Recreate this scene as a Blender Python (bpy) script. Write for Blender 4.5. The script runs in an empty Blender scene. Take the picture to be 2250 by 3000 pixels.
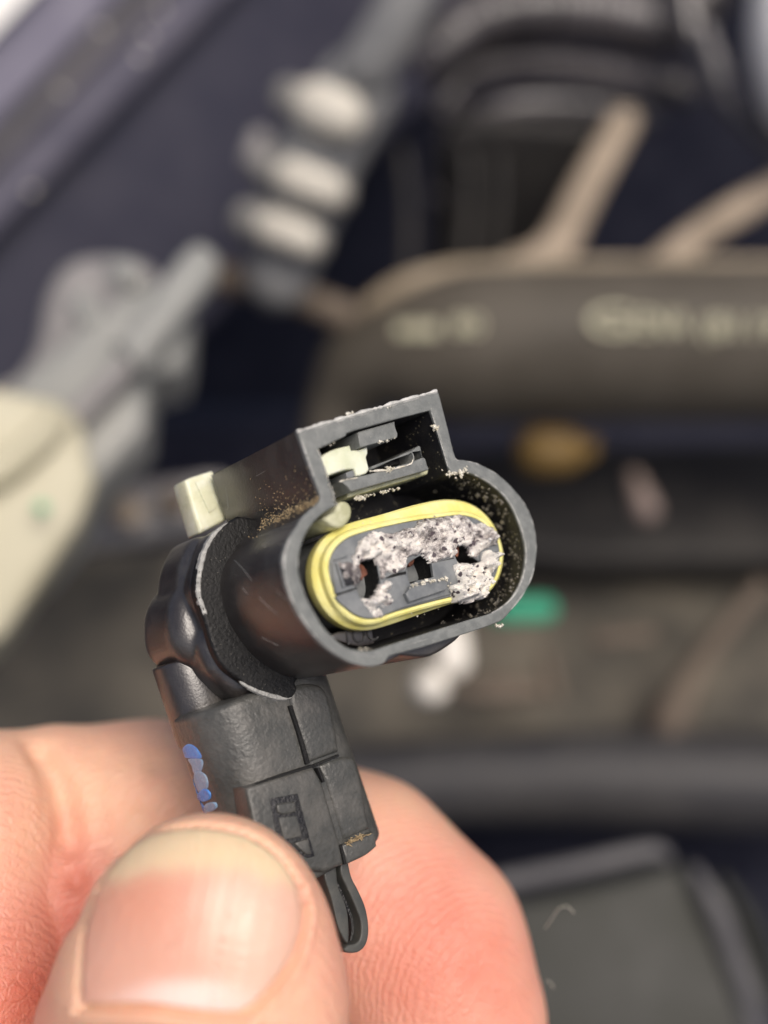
import bpy, math, random
import numpy as np
from mathutils import Vector, Matrix, noise

# ------------------------------------------------------------------ camera, light, exposure
S = 0.01                                   # everything below is written in centimetres
PITCH = math.radians(45)                   # the camera looks down into the engine bay
CP, SP = math.cos(PITCH), math.sin(PITCH)
RW = np.array([[1, 0, 0], [0, SP, -CP], [0, CP, SP]])   # columns: right, up, toward camera
HERO = np.array([0, 0, 0.34])
FPX, CAMZ = 3300.0, 10.0                   # focal length in photo pixels, camera distance
scene = bpy.context.scene
C = scene.collection


def world(v):
    return (np.asarray(v, float) @ RW.T) * S + HERO


cam = bpy.data.cameras.new('camera')
camo = bpy.data.objects.new('camera', cam)
C.objects.link(camo)
cam.sensor_fit = 'HORIZONTAL'
cam.sensor_width = 36
cam.lens = FPX / 2250 * 36
cam.clip_start = 0.005
cam.clip_end = 50
camo.matrix_world = Matrix.Translation(world((0, 0, CAMZ))) @ Matrix(RW.tolist()).to_4x4()
cam.dof.use_dof = True
cam.dof.focus_distance = 0.1035
cam.dof.aperture_fstop = 12.0
cam.dof.aperture_blades = 0
scene.camera = camo

wd = bpy.data.worlds.new('World')
scene.world = wd
wd.use_nodes = True
SUN = Vector((0.30, -0.30, 0.90)).normalized()
sky = wd.node_tree.nodes.new('ShaderNodeTexSky')
sky.sky_type = 'NISHITA'
sky.sun_disc = False
sky.sun_elevation = math.asin(SUN.z)
sky.sun_rotation = math.atan2(SUN.x, SUN.y)
sky.air_density = 0.6
sky.dust_density = 5.0
sky.ozone_density = 0.6
bg = wd.node_tree.nodes['Background']
bg.inputs[1].default_value = 0.10
wd.node_tree.links.new(sky.outputs[0], bg.inputs[0])
sl = bpy.data.lights.new('sun', 'SUN')
sl.energy = 1.5
sl.angle = math.radians(34)
sl.color = (1.0, 0.93, 0.84)
so = bpy.data.objects.new('sun', sl)
C.objects.link(so)
so.rotation_euler = SUN.to_track_quat('Z', 'Y').to_euler()
so.location = (0.5, -0.5, 2)
vs = scene.view_settings
vs.view_transform = 'Standard'
vs.look = 'None'
vs.exposure = 0.53
vs.gamma = 1.0
scene.cycles.use_denoising = True
scene.cycles.max_bounces = 8


# ------------------------------------------------------------------ photo coordinates
def P(x, y): return (x, y)
def D(x, y): return (x * 1.35624, y * 1.35624)
def C1(x, y): return (820 + x / 2.0737, 1100 + y / 2.0737)
def C2(x, y): return (400 + x / 2.458, 1200 + y / 2.458)
def C3(x, y): return (450 + x / 2.212, 1950 + y / 2.212)
def E2(x, y): return (900 + x / 3.6867, 1200 + y / 3.6867)
def E3(x, y): return (900 + x / 2.765, 1450 + y / 2.765)


def V(p, z):
    return np.array([(p[0] - 1125) / FPX * (CAMZ - z), -(p[1] - 1500) / FPX * (CAMZ - z), z])


class Frame:
    """local axes (view space, cm) a part is drawn and extruded in"""
    def __init__(s, O, ex, ey, ez):
        s.O = np.array(O, float)
        s.M = np.array([ex, ey, ez], float)

    def F(s, p, h=0.0):                    # where the line of sight through p meets the plane at height h
        d = np.array([(p[0] - 1125) / FPX, -(p[1] - 1500) / FPX, -1.0])
        o = np.array([0, 0, CAMZ]) - s.O
        lo, ld = s.M @ o, s.M @ d
        t = (h - lo[2]) / ld[2]
        q = lo + t * ld
        return (q[0], q[1])

    def out(s, v):
        return s.O + np.asarray(v, float) @ s.M


def ortho(w, v):
    w = np.array(w, float); w /= np.linalg.norm(w)
    v = np.array(v, float); v -= w * (v @ w); v /= np.linalg.norm(v)
    return np.cross(v, w), v, w


K = Frame(V(D(885, 1220), 0), *ortho((0.5785, 0.2106, 0.788), (-0.309, 0.951, 0)))
VIEW = Frame((0, 0, 0), (1, 0, 0), (0, 1, 0), (0, 0, 1))


# ------------------------------------------------------------------ objects
class Thing:
    def __init__(s, name, base, label, cat, group=None):
        s.base = world(base)
        s.o = bpy.data.objects.new(name, None)
        s.o.empty_display_size = 0.005
        s.o.location = s.base
        C.objects.link(s.o)
        s.o['label'] = label; s.o['category'] = cat
        if group: s.o['group'] = group


VS = {}


def mesh_obj(name, vv, faces, mat, parent=None, base=None, smooth=35, label=None, sub=None):
    """vv in view space cm. parent: Thing or part object"""
    if isinstance(parent, Thing):
        b = parent.base; po = parent.o
    elif parent is not None:
        b = np.array(parent['_b']); po = parent
    else:
        b = world(base if base is not None else np.mean(vv, axis=0)); po = None
    me = bpy.data.meshes.new(name)
    loc = world(vv) - b
    me.from_pydata(loc.tolist(), [], [list(map(int, f)) for f in faces])
    me.update()
    if smooth:
        me.polygons.foreach_set('use_smooth', [True] * len(me.polygons))
        if smooth < 179: me.set_sharp_from_angle(angle=math.radians(smooth))
    me.materials.append(mat)
    VS[name] = (np.array(vv), faces)
    o = bpy.data.objects.new(name, me)
    C.objects.link(o)
    if po is not None: o.parent = po
    else: o.location = b
    o['_b'] = [float(q) for q in b]
    if label: o['label'] = label
    return o


def tag(o, label, cat, group=None):
    o['label'] = label; o['category'] = cat
    if group: o['group'] = group
    return o


def cat_rom(pts, n=5):
    """closed smooth outline; a third entry marks a corner"""
    out = []
    L = len(pts)
    for i in range(L):
        a, b, c, d = pts[i - 1], pts[i], pts[(i + 1) % L], pts[(i + 2) % L]
        bc, cc = len(b) > 2, len(c) > 2
        A = np.array(a[:2]); B = np.array(b[:2]); Cc = np.array(c[:2]); Dd = np.array(d[:2])
        m1 = (Cc - B) if bc else (Cc - A) / 2
        m2 = (Cc - B) if cc else (Dd - B) / 2
        if bc and cc:
            out.append(tuple(B)); continue
        l = np.linalg.norm(Cc - B)
        for m in (m1, m2):
            k = np.linalg.norm(m)
            if k > l * 1.2: m *= l * 1.2 / k
        for k in range(n):
            t = k / n
            h = (2*t**3 - 3*t**2 + 1) * B + (t**3 - 2*t**2 + t) * m1 + (-2*t**3 + 3*t**2) * Cc + (t**3 - t**2) * m2
            out.append(tuple(h))
    return out


def smooth_path(pts, n=6):
    pts = [np.array(p, float) for p in pts]
    out = []
    for i in range(len(pts) - 1):
        a = pts[max(i - 1, 0)]; b = pts[i]; c = pts[i + 1]; d = pts[min(i + 2, len(pts) - 1)]
        for k in range(n):
            t = k / n
            out.append(0.5 * ((2*b) + (-a + c)*t + (2*a - 5*b + 4*c - d)*t*t + (-a + 3*b - 3*c + d)*t**3))
    out.append(pts[-1])
    return out


def area2(p):
    p = np.array(p); x, y = p[:, 0], p[:, 1]
    return float(np.sum(x * np.roll(y, -1) - np.roll(x, -1) * y))


def trace(fr, pts, h=0.0, conv=None, n=5):
    q = []
    for p in pts:
        pp = conv(p[0], p[1]) if conv else (p[0], p[1])
        f = fr.F(pp, h)
        q.append(f + (1,) if len(p) > 2 else f)
    return cat_rom(q, n)


def offset(loop, d):
    """grow (d>0) a closed loop"""
    p = np.array(loop)
    if area2(p) < 0: p = p[::-1]
    a = p - np.roll(p, 1, 0); b = np.roll(p, -1, 0) - p
    a /= np.linalg.norm(a, axis=1)[:, None] + 1e-9; b /= np.linalg.norm(b, axis=1)[:, None] + 1e-9
    t = a + b; t /= np.linalg.norm(t, axis=1)[:, None] + 1e-9
    nrm = np.stack([t[:, 1], -t[:, 0]], 1)
    return [tuple(q) for q in (p + nrm * d)]


def prism_mesh(loops, h0, h1, bev=0.015, res=2):
    """solid between heights h0<h1 of a filled outline (first loop outer, others holes)"""
    cu = bpy.data.curves.new('tmp', 'CURVE')
    cu.dimensions = '2D'; cu.fill_mode = 'BOTH'
    cu.extrude = max((h1 - h0) / 2 - bev, 1e-5)
    cu.bevel_depth = bev; cu.bevel_resolution = res; cu.offset = -bev
    for i, lp in enumerate(loops):
        lp = list(lp)
        if (area2(lp) > 0) != (i == 0): lp = lp[::-1]
        sp = cu.splines.new('POLY')
        sp.points.add(len(lp) - 1)
        for k, q in enumerate(lp): sp.points[k].co = (q[0], q[1], 0, 1)
        sp.use_cyclic_u = True
    ob = bpy.data.objects.new('tmp', cu)
    C.objects.link(ob)
    dg = bpy.context.evaluated_depsgraph_get()
    me = bpy.data.meshes.new_from_object(ob.evaluated_get(dg))
    v = np.zeros(len(me.vertices) * 3); me.vertices.foreach_get('co', v)
    v = v.reshape(-1, 3); v[:, 2] += (h0 + h1) / 2
    f = [list(p.vertices) for p in me.polygons]
    # weld
    key = {}
    idx = []
    for q in np.round(v, 5):
        idx.append(key.setdefault(tuple(q), len(key)))
    nv = np.array(list(key.keys()))
    ff = []
    for p in f:
        g = []
        for a in p:
            if not g or g[-1] != idx[a]: g.append(idx[a])
        if len(g) > 1 and g[0] == g[-1]: g.pop()
        if len(set(g)) == len(g) and len(g) > 2: ff.append(g)
    bpy.data.objects.remove(ob); bpy.data.curves.remove(cu); bpy.data.meshes.remove(me)
    return nv, ff


def prism(name, fr, loops, h0, h1, mat, parent=None, bev=0.015, res=2, warp=None, **kw):
    if not isinstance(loops[0][0], (tuple, list, np.ndarray)): loops = [loops]
    v, f = prism_mesh(loops, h0, h1, bev, res)
    if warp: v = np.array([warp(q) for q in v])
    return mesh_obj(name, fr.out(v), f, mat, parent, **kw)


def loft(name, fr, rings, mat, parent=None, cap=(True, True), **kw):
    """rings: list of (loop, h) with equal point counts"""
    n = len(rings[0][0]); v = []; f = []
    for lp, h in rings:
        lp = list(lp)
        v += [(q[0], q[1], h) for q in lp]
    for r in range(len(rings) - 1):
        for i in range(n):
            j = (i + 1) % n
            f.append((r*n + i, r*n + j, (r+1)*n + j, (r+1)*n + i))
    if cap[0]: f.append(list(range(n))[::-1])
    if cap[1]: f.append([(len(rings) - 1)*n + i for i in range(n)])
    return mesh_obj(name, fr.out(v), f, mat, parent, **kw)


def tube_geo(pts, rad, n=16, flat=1.0, round_ends=True):
    pts = [np.array(p, float) for p in pts]
    if not hasattr(rad, '__len__'): rad = [rad] * len(pts)
    rad = list(rad)
    if round_ends:
        a, b = pts[0] - pts[1], pts[-1] - pts[-2]
        a /= np.linalg.norm(a); b /= np.linalg.norm(b)
        pre = [(pts[0] + a * rad[0] * math.sin(t), rad[0] * math.cos(t)) for t in (1.5, 1.2, .8, .4)]
        post = [(pts[-1] + b * rad[-1] * math.sin(t), rad[-1] * math.cos(t)) for t in (.4, .8, 1.2, 1.5)]
        pts = [q for q, _ in pre] + pts + [q for q, _ in post]
        rad = [r for _, r in pre] + rad + [r for _, r in post]
    v = []; f = []
    up = np.array([0.123, 0.3, 1.0])
    t0 = pts[1] - pts[0]; t0 /= np.linalg.norm(t0)
    x = np.cross(up, t0); x /= np.linalg.norm(x)
    for i, p in enumerate(pts):
        t = pts[min(i + 1, len(pts) - 1)] - pts[max(i - 1, 0)]
        t /= np.linalg.norm(t) + 1e-9
        x = x - t * (x @ t); x /= np.linalg.norm(x)
        y = np.cross(t, x)
        for k in range(n):
            a = 2 * math.pi * k / n
            v.append(p + rad[i] * (math.cos(a) * x + flat * math.sin(a) * y))
    for i in range(len(pts) - 1):
        for k in range(n):
            j = (k + 1) % n
            f.append((i*n + k, i*n + j, (i+1)*n + j, (i+1)*n + k))
    f.append(list(range(n))[::-1]); f.append([(len(pts)-1)*n + k for k in range(n)])
    return v, f


def tube(name, pts, rad, mat, parent=None, n=16, flat=1.0, sm=0, round_ends=True, **kw):
    if sm:
        if hasattr(rad, '__len__'):
            rr = [np.array([r]) for r in rad]
            rad = [float(r[0]) for r in smooth_path(rr, sm)]
        pts = smooth_path(pts, sm)
    v, f = tube_geo(pts, rad, n, flat, round_ends)
    return mesh_obj(name, np.array(v), f, mat, parent, smooth=kw.pop('smooth', 50), **kw)


# ------------------------------------------------------------------ materials
def new_mat(name):
    m = bpy.data.materials.new(name)
    m.use_nodes = True
    return m, m.node_tree, m.node_tree.nodes['Principled BSDF']


def coords(nt, scale):
    """object coordinates, in cycles per centimetre"""
    t = nt.nodes.new('ShaderNodeTexCoord')
    mp = nt.nodes.new('ShaderNodeMapping')
    k = scale * 100
    mp.inputs['Scale'].default_value = (k, k, k) if not isinstance(k, tuple) else k
    nt.links.new(t.outputs['Object'], mp.inputs[0])
    return mp


def plastic(name, base, rough=0.4, col2=None, nscale=3.0, bump=0.02, bscale=30.0, spec=0.5, mixlo=.42, mixhi=.62,
            rvar=0.1, coat=0.0, specks=None, metal=0.0, speck_scale=22, speck_th=0.10, sss=None):
    m, nt, b = new_mat(name)
    N = nt.nodes; L = nt.links
    b.inputs['Roughness'].default_value = rough
    b.inputs['Metallic'].default_value = metal
    b.inputs['Specular IOR Level'].default_value = spec
    b.inputs['Coat Weight'].default_value = coat
    mp = coords(nt, nscale)
    n1 = N.new('ShaderNodeTexNoise'); n1.inputs['Scale'].default_value = 1; n1.inputs['Detail'].default_value = 8
    n1.inputs['Roughness'].default_value = .65
    L.new(mp.outputs[0], n1.inputs['Vector'])
    r = N.new('ShaderNodeMapRange'); r.inputs['From Min'].default_value = mixlo; r.inputs['From Max'].default_value = mixhi
    L.new(n1.outputs['Fac'], r.inputs['Value'])
    mx = N.new('ShaderNodeMix'); mx.data_type = 'RGBA'
    c2 = col2 or tuple(min(1, c * 1.5) for c in base)
    mx.inputs[6].default_value = (*base, 1); mx.inputs[7].default_value = (*c2, 1)
    L.new(r.outputs[0], mx.inputs[0])
    col = mx.outputs[2]
    if specks:
        mp3 = coords(nt, speck_scale)
        vo = N.new('ShaderNodeTexVoronoi'); vo.inputs['Scale'].default_value = 1
        L.new(mp3.outputs[0], vo.inputs['Vector'])
        n3 = N.new('ShaderNodeTexNoise'); n3.inputs['Scale'].default_value = .25
        L.new(mp3.outputs[0], n3.inputs['Vector'])
        ml = N.new('ShaderNodeMath'); ml.operation = 'MULTIPLY'; ml.inputs[1].default_value = speck_th * 2.2
        L.new(n3.outputs['Fac'], ml.inputs[0])
        lt = N.new('ShaderNodeMath'); lt.operation = 'LESS_THAN'
        L.new(vo.outputs['Distance'], lt.inputs[0]); L.new(ml.outputs[0], lt.inputs[1])
        m2 = N.new('ShaderNodeMix'); m2.data_type = 'RGBA'; m2.inputs[7].default_value = (*specks, 1)
        L.new(col, m2.inputs[6]); L.new(lt.outputs[0], m2.inputs[0])
        col = m2.outputs[2]
    L.new(col, b.inputs['Base Color'])
    rr = N.new('ShaderNodeMapRange'); rr.inputs['To Min'].default_value = max(0.05, rough - rvar)
    rr.inputs['To Max'].default_value = min(1, rough + rvar)
    L.new(n1.outputs['Fac'], rr.inputs['Value']); rr.inputs['From Min'].default_value = .3; rr.inputs['From Max'].default_value = .7
    L.new(rr.outputs[0], b.inputs['Roughness'])
    if bump:
        mp2 = coords(nt, bscale)
        n2 = N.new('ShaderNodeTexNoise'); n2.inputs['Scale'].default_value = 1; n2.inputs['Detail'].default_value = 4
        L.new(mp2.outputs[0], n2.inputs['Vector'])
        bp = N.new('ShaderNodeBump'); bp.inputs['Strength'].default_value = 1
        bp.inputs['Distance'].default_value = bump * S
        L.new(n2.outputs['Fac'], bp.inputs['Height'])
        L.new(bp.outputs[0], b.inputs['Normal'])
    if sss:
        b.inputs['Subsurface Weight'].default_value = sss[0]
        b.inputs['Subsurface Radius'].default_value = (1, .9, .6)
        b.inputs['Subsurface Scale'].default_value = sss[1] * S
    return m


M = {}
M['shell'] = plastic('black_plastic', (.026, .022, .020), .34, (.042, .038, .034), 5, .003, 45, rvar=.05, spec=1.0, specks=(.20, .17, .12), speck_th=.035)
M['rim'] = plastic('scuffed_rim', (.150, .158, .150), .42, (.20, .208, .196), 10, .005, 40, rvar=.05, specks=(.5, .48, .40), speck_th=.05)  # paler than the shell to carry the sky light it faces
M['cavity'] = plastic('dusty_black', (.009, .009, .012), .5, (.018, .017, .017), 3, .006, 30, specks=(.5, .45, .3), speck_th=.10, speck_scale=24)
M['dark'] = plastic('dark_plastic', (.012, .012, .014), .45, (.02, .02, .02), 3)
M['rough_rubber'] = plastic('rough_rubber', (.006, .006, .006), .5, (.012, .012, .012), 10, .008, 34, spec=.3, specks=(.35, .33, .27), speck_th=.05)
M['boot'] = plastic('satin_rubber', (.058, .059, .054), .40, (.095, .092, .083), 3, .010, 22, rvar=.08)
M['lens'] = plastic('insert_plastic', (.13, .14, .145), .40, (.20, .21, .21), 4, .003, 30)
M['seal'] = plastic('yellow_silicone', (.78, .71, .22), .36, (.86, .81, .36), 3, .003, 25, sss=(.25, .08), specks=(.35, .25, .04), speck_scale=14, speck_th=.03)
M['lock'] = plastic('pale_green_nylon', (.62, .65, .46), .36, (.74, .76, .60), 3, .003, 25, sss=(.35, .10))
M['lockback'] = plastic('cream_nylon', (.66, .66, .46), .33, (.78, .78, .62), 4, .003, 25, sss=(.35, .10))
M['knob'] = plastic('dull_nylon', (.40, .40, .24), .5, (.55, .55, .38), 6, .006, 25)
M['wear'] = plastic('worn_edge', (.26, .26, .245), .45, (.46, .46, .43), 9, .012, 40)  # serves real wear and painted edge highlights
M['edge'] = plastic('bright_worn_edge', (.42, .42, .39), .4, (.62, .61, .57), 9, .008, 40)  # light on the top edge put into a brighter colour
M['copper'] = plastic('copper_terminal', (.20, .075, .04), .5, (.06, .02, .015), 9, .006, 30, metal=.5)
M['hole'] = plastic('hole_black', (.003, .003, .003), .8)
M['tether'] = plastic('tether_rubber', (.05, .052, .048), .5, (.07, .07, .062), 5, .004, 30)
M['blue'] = plastic('blue_paint', (.09, .27, .72), .4, (.15, .38, .80), 9, .01, 22)
M['bluegrey'] = plastic('pale_blue_paint', (.24, .38, .55), .4, (.36, .48, .60), 9, .012, 22)
M['tan'] = plastic('tan_dirt', (.30, .22, .12), .9, (.48, .37, .21), 14, .03, 30)
M['chip'] = plastic('pale_chip', (.62, .58, .46), .8, (.82, .78, .68), 14, .02, 40)
M['crumb'] = plastic('salt_crumb', (.70, .66, .60), .5, (.88, .85, .79), 20, .02, 60, sss=(.3, .03))
M['goldchip'] = plastic('gold_chip', (.20, .18, .14), .5, (.07, .065, .055), 14, .02, 40)


def crust_material():
    m, nt, b = new_mat('corrosion_crust')
    N = nt.nodes; L = nt.links
    mp = coords(nt, 9)
    n1 = N.new('ShaderNodeTexNoise'); n1.inputs['Scale'].default_value = 1; n1.inputs['Detail'].default_value = 10
    n1.inputs['Roughness'].default_value = .75
    L.new(mp.outputs[0], n1.inputs['Vector'])
    cr = N.new('ShaderNodeValToRGB')
    e = cr.color_ramp.elements
    e[0].position = .36; e[0].color = (.06, .05, .055, 1)
    e[1].position = .68; e[1].color = (.90, .86, .78, 1)
    for p, c in ((.43, (.24, .22, .205, 1)), (.49, (.46, .42, .40, 1)), (.55, (.80, .76, .70, 1))):
        k = e.new(p); k.color = c
    ap = N.new('ShaderNodeAttribute'); ap.attribute_name = 'pale'
    ad = N.new('ShaderNodeMath'); ad.operation = 'ADD'
    L.new(n1.outputs['Fac'], ad.inputs[0]); L.new(ap.outputs['Fac'], ad.inputs[1])
    L.new(ad.outputs[0], cr.inputs[0])
    mp2 = coords(nt, 28)
    vo = N.new('ShaderNodeTexVoronoi'); vo.inputs['Scale'].default_value = 1
    L.new(mp2.outputs[0], vo.inputs['Vector'])
    sx = N.new('ShaderNodeSeparateColor'); L.new(vo.outputs['Color'], sx.inputs[0])
    gt = N.new('ShaderNodeMath'); gt.operation = 'GREATER_THAN'; gt.inputs[1].default_value = .955
    L.new(sx.outputs[0], gt.inputs[0])
    mx = N.new('ShaderNodeMix'); mx.data_type = 'RGBA'; mx.inputs[7].default_value = (.09, .07, .08, 1)
    L.new(cr.outputs[0], mx.inputs[6]); L.new(gt.outputs[0], mx.inputs[0])
    L.new(mx.outputs[2], b.inputs['Base Color'])
    b.inputs['Roughness'].default_value = .55
    bp = N.new('ShaderNodeBump'); bp.inputs['Distance'].default_value = .03 * S
    L.new(n1.outputs['Fac'], bp.inputs['Height']); L.new(bp.outputs[0], b.inputs['Normal'])
    return m


M['crust'] = crust_material()


def skin_material():
    m, nt, b = new_mat('skin')
    N = nt.nodes; L = nt.links
    at = N.new('ShaderNodeAttribute'); at.attribute_name = 'flush'
    mp = coords(nt, 1.6)
    n1 = N.new('ShaderNodeTexNoise'); n1.inputs['Scale'].default_value = 1; n1.inputs['Detail'].default_value = 6
    L.new(mp.outputs[0], n1.inputs['Vector'])
    ad = N.new('ShaderNodeMath'); ad.operation = 'MULTIPLY_ADD'; ad.inputs[1].default_value = .5; ad.inputs[2].default_value = -.25
    L.new(n1.outputs['Fac'], ad.inputs[0])
    a2 = N.new('ShaderNodeMath'); a2.operation = 'ADD'; a2.use_clamp = True
    L.new(ad.outputs[0], a2.inputs[0]); L.new(at.outputs['Fac'], a2.inputs[1])
    mx = N.new('ShaderNodeValToRGB')
    e = mx.color_ramp.elements
    e[0].position = 0; e[0].color = (.81, .50, .33, 1)
    e[1].position = 1; e[1].color = (.64, .19, .125, 1)
    k = e.new(.5); k.color = (.77, .36, .26, 1)
    L.new(a2.outputs[0], mx.inputs[0])
    L.new(mx.outputs[0], b.inputs['Base Color'])
    b.inputs['Subsurface Weight'].default_value = .4
    b.inputs['Subsurface Radius'].default_value = (1.0, .35, .18)
    b.inputs['Subsurface Scale'].default_value = .16 * S
    b.inputs['Roughness'].default_value = .42
    b.inputs['Specular IOR Level'].default_value = .45
    # fine skin grain: ridges along the finger plus pores
    mp2 = coords(nt, 1)
    mp2.inputs['Rotation'].default_value = (.3, .5, .9)
    w = N.new('ShaderNodeTexWave'); w.inputs['Scale'].default_value = 5.5; w.inputs['Distortion'].default_value = 5
    w.inputs['Detail'].default_value = 3; w.inputs['Detail Scale'].default_value = 1.2
    L.new(mp2.outputs[0], w.inputs['Vector'])
    mp3 = coords(nt, 32)
    n3 = N.new('ShaderNodeTexNoise'); n3.inputs['Scale'].default_value = 1; n3.inputs['Detail'].default_value = 3
    L.new(mp3.outputs[0], n3.inputs['Vector'])
    b1 = N.new('ShaderNodeBump'); b1.inputs['Distance'].default_value = .006 * S
    L.new(w.outputs['Fac'], b1.inputs['Height'])
    b2 = N.new('ShaderNodeBump'); b2.inputs['Distance'].default_value = .012 * S
    L.new(n3.outputs['Fac'], b2.inputs['Height']); L.new(b1.outputs[0], b2.inputs['Normal'])
    mp4 = coords(nt, 7)
    nd = N.new('ShaderNodeTexNoise'); nd.inputs['Scale'].default_value = .5; L.new(mp4.outputs[0], nd.inputs['Vector'])
    mv = N.new('ShaderNodeMix'); mv.data_type = 'VECTOR'; mv.inputs[0].default_value = .35
    L.new(mp4.outputs[0], mv.inputs[4]); L.new(nd.outputs['Color'], mv.inputs[5])
    vo = N.new('ShaderNodeTexVoronoi'); vo.feature = 'DISTANCE_TO_EDGE'; vo.inputs['Scale'].default_value = 1.6
    L.new(mv.outputs[1], vo.inputs['Vector'])
    cl_ = N.new('ShaderNodeMapRange'); cl_.inputs['From Max'].default_value = .12; L.new(vo.outputs['Distance'], cl_.inputs['Value'])
    b3 = N.new('ShaderNodeBump'); b3.inputs['Distance'].default_value = .0035 * S
    L.new(cl_.outputs[0], b3.inputs['Height']); L.new(b2.outputs[0], b3.inputs['Normal'])
    L.new(b3.outputs[0], b.inputs['Normal'])
    return m


M['skin'] = skin_material()


def nail_material():
    m, nt, b = new_mat('nail')
    N = nt.nodes; L = nt.links
    at = N.new('ShaderNodeAttribute'); at.attribute_name = 'nailcol'
    mp = coords(nt, 3)
    n1 = N.new('ShaderNodeTexNoise'); n1.inputs['Scale'].default_value = 1; n1.inputs['Detail'].default_value = 5
    L.new(mp.outputs[0], n1.inputs['Vector'])
    mx = N.new('ShaderNodeMix'); mx.data_type = 'RGBA'; mx.blend_type = 'MULTIPLY'
    mx.inputs[0].default_value = .25
    L.new(at.outputs['Color'], mx.inputs[6]); L.new(n1.outputs['Color'], mx.inputs[7])
    L.new(at.outputs['Color'], b.inputs['Base Color'])
    b.inputs['Subsurface Weight'].default_value = .4
    b.inputs['Subsurface Radius'].default_value = (1.0, .45, .3)
    b.inputs['Subsurface Scale'].default_value = .10 * S
    b.inputs['Roughness'].default_value = .37
    b.inputs['Coat Weight'].default_value = .08
    b.inputs['Coat Roughness'].default_value = .22
    at2 = N.new('ShaderNodeAttribute'); at2.attribute_name = 'ridge'
    bp = N.new('ShaderNodeBump'); bp.inputs['Distance'].default_value = .014 * S
    L.new(at2.outputs['Fac'], bp.inputs['Height']); L.new(bp.outputs[0], b.inputs['Normal'])
    return m


M['nail'] = nail_material()

rng = random.Random(7)

# ------------------------------------------------------------------ the connector
OUT = [(110,335,1),(945,92,1),(962,102),(1015,300),(1068,500),(1120,515),(1200,535),(1290,580),(1370,640),(1440,715),(1500,800),
       (1540,900),(1558,1010),(1555,1120),(1530,1230),(1480,1330),(1410,1420),(1335,1492),(1060,1588),(860,1650),(665,1703),
       (632,1745),(560,1766),(480,1757),(400,1727),(300,1665),(220,1590),(150,1500),(90,1400),(45,1280),(22,1150),
       (30,1070),(60,990),(110,915),(135,870),(195,812),(240,770),(248,725),(205,610),(150,450)]
shell_out = trace(K, OUT, 0, C1, 4)
INN = [P(*E2(135,432))+(1,), P(*E2(432,297))+(1,), P(*E2(440,268))+(1,), P(*E2(522,240))+(1,), P(*E2(940,125))+(1,), P(*E2(1330,20))+(1,),
       P(*E2(1430,330)), P(*E2(1525,640)), P(*C1(1050,600)), P(*C1(1140,597)), P(*C1(1240,640)), P(*C1(1330,705)), P(*C1(1400,790)), P(*C1(1450,900)),
       P(*C1(1480,1000)), P(*C1(1490,1080)), P(*C1(1480,1180)), P(*C1(1450,1270)), P(*C1(1390,1360)), P(*C1(1290,1430)), P(*C1(1180,1465)),
       P(*C1(1000,1520)), P(*C1(640,1635)), P(*C1(560,1660)), P(*C1(480,1660)), P(*C1(400,1638)), P(*C1(330,1585)), P(*C1(260,1505)), P(*C1(200,1410)),
       P(*C1(150,1300)), P(*C1(122,1180)), P(*C1(127,1090)), P(*C1(152,1000)), P(*C1(195,920)), P(*C1(262,850)), P(*E2(325,1045))+(1,)]
shell_in = offset(trace(K, INN, 0, None, 4), .014)
plug = Thing('electrical_connector', K.out((-.9, -2.9, -1.6)), 'black three-pin plug with yellow seal and white corrosion, pinched between thumb and finger', 'connector')


def k(pts, h, conv): return trace(K, pts, h, conv, 4)


# rim: a scuffed lip, painted paler for its sky light, the smooth shell behind
shell = prism('shell', K, [shell_out, shell_in], -1.62, -.035, M['shell'], plug, bev=.004)
rim = prism('rim', K, [offset(shell_out, .004), shell_in[:]], -.06, 0, M['rim'], plug, bev=.014, res=3)
floor_loop = offset(shell_in, .03)
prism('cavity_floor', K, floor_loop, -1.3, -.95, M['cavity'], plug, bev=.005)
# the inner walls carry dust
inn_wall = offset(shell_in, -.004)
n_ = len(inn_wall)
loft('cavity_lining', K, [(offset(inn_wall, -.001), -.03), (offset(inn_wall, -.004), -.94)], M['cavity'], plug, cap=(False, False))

# pale lines along the front edges: wear plus painted rim highlights
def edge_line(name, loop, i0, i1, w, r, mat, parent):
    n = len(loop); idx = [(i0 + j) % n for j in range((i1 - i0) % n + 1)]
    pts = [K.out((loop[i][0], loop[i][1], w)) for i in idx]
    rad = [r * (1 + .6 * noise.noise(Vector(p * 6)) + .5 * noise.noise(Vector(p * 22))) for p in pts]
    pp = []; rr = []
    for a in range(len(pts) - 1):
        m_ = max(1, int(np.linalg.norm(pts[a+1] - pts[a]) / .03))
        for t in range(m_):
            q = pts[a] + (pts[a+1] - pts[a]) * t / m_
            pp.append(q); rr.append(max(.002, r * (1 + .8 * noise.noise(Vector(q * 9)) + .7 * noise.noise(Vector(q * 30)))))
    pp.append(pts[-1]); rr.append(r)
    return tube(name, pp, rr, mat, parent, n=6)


def nearest(loop, p, h=0.0):
    q = np.array(K.F(p, h)); a = np.array(loop)
    return int(np.argmin(np.sum((a - q) ** 2, 1)))


so_ = offset(shell_out, 0.0)
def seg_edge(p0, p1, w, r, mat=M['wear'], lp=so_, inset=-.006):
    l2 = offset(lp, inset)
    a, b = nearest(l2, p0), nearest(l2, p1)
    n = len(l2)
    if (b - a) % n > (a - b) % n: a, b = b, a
    return edge_line('worn_edge', l2, a, b, w, r, mat, plug)


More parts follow.
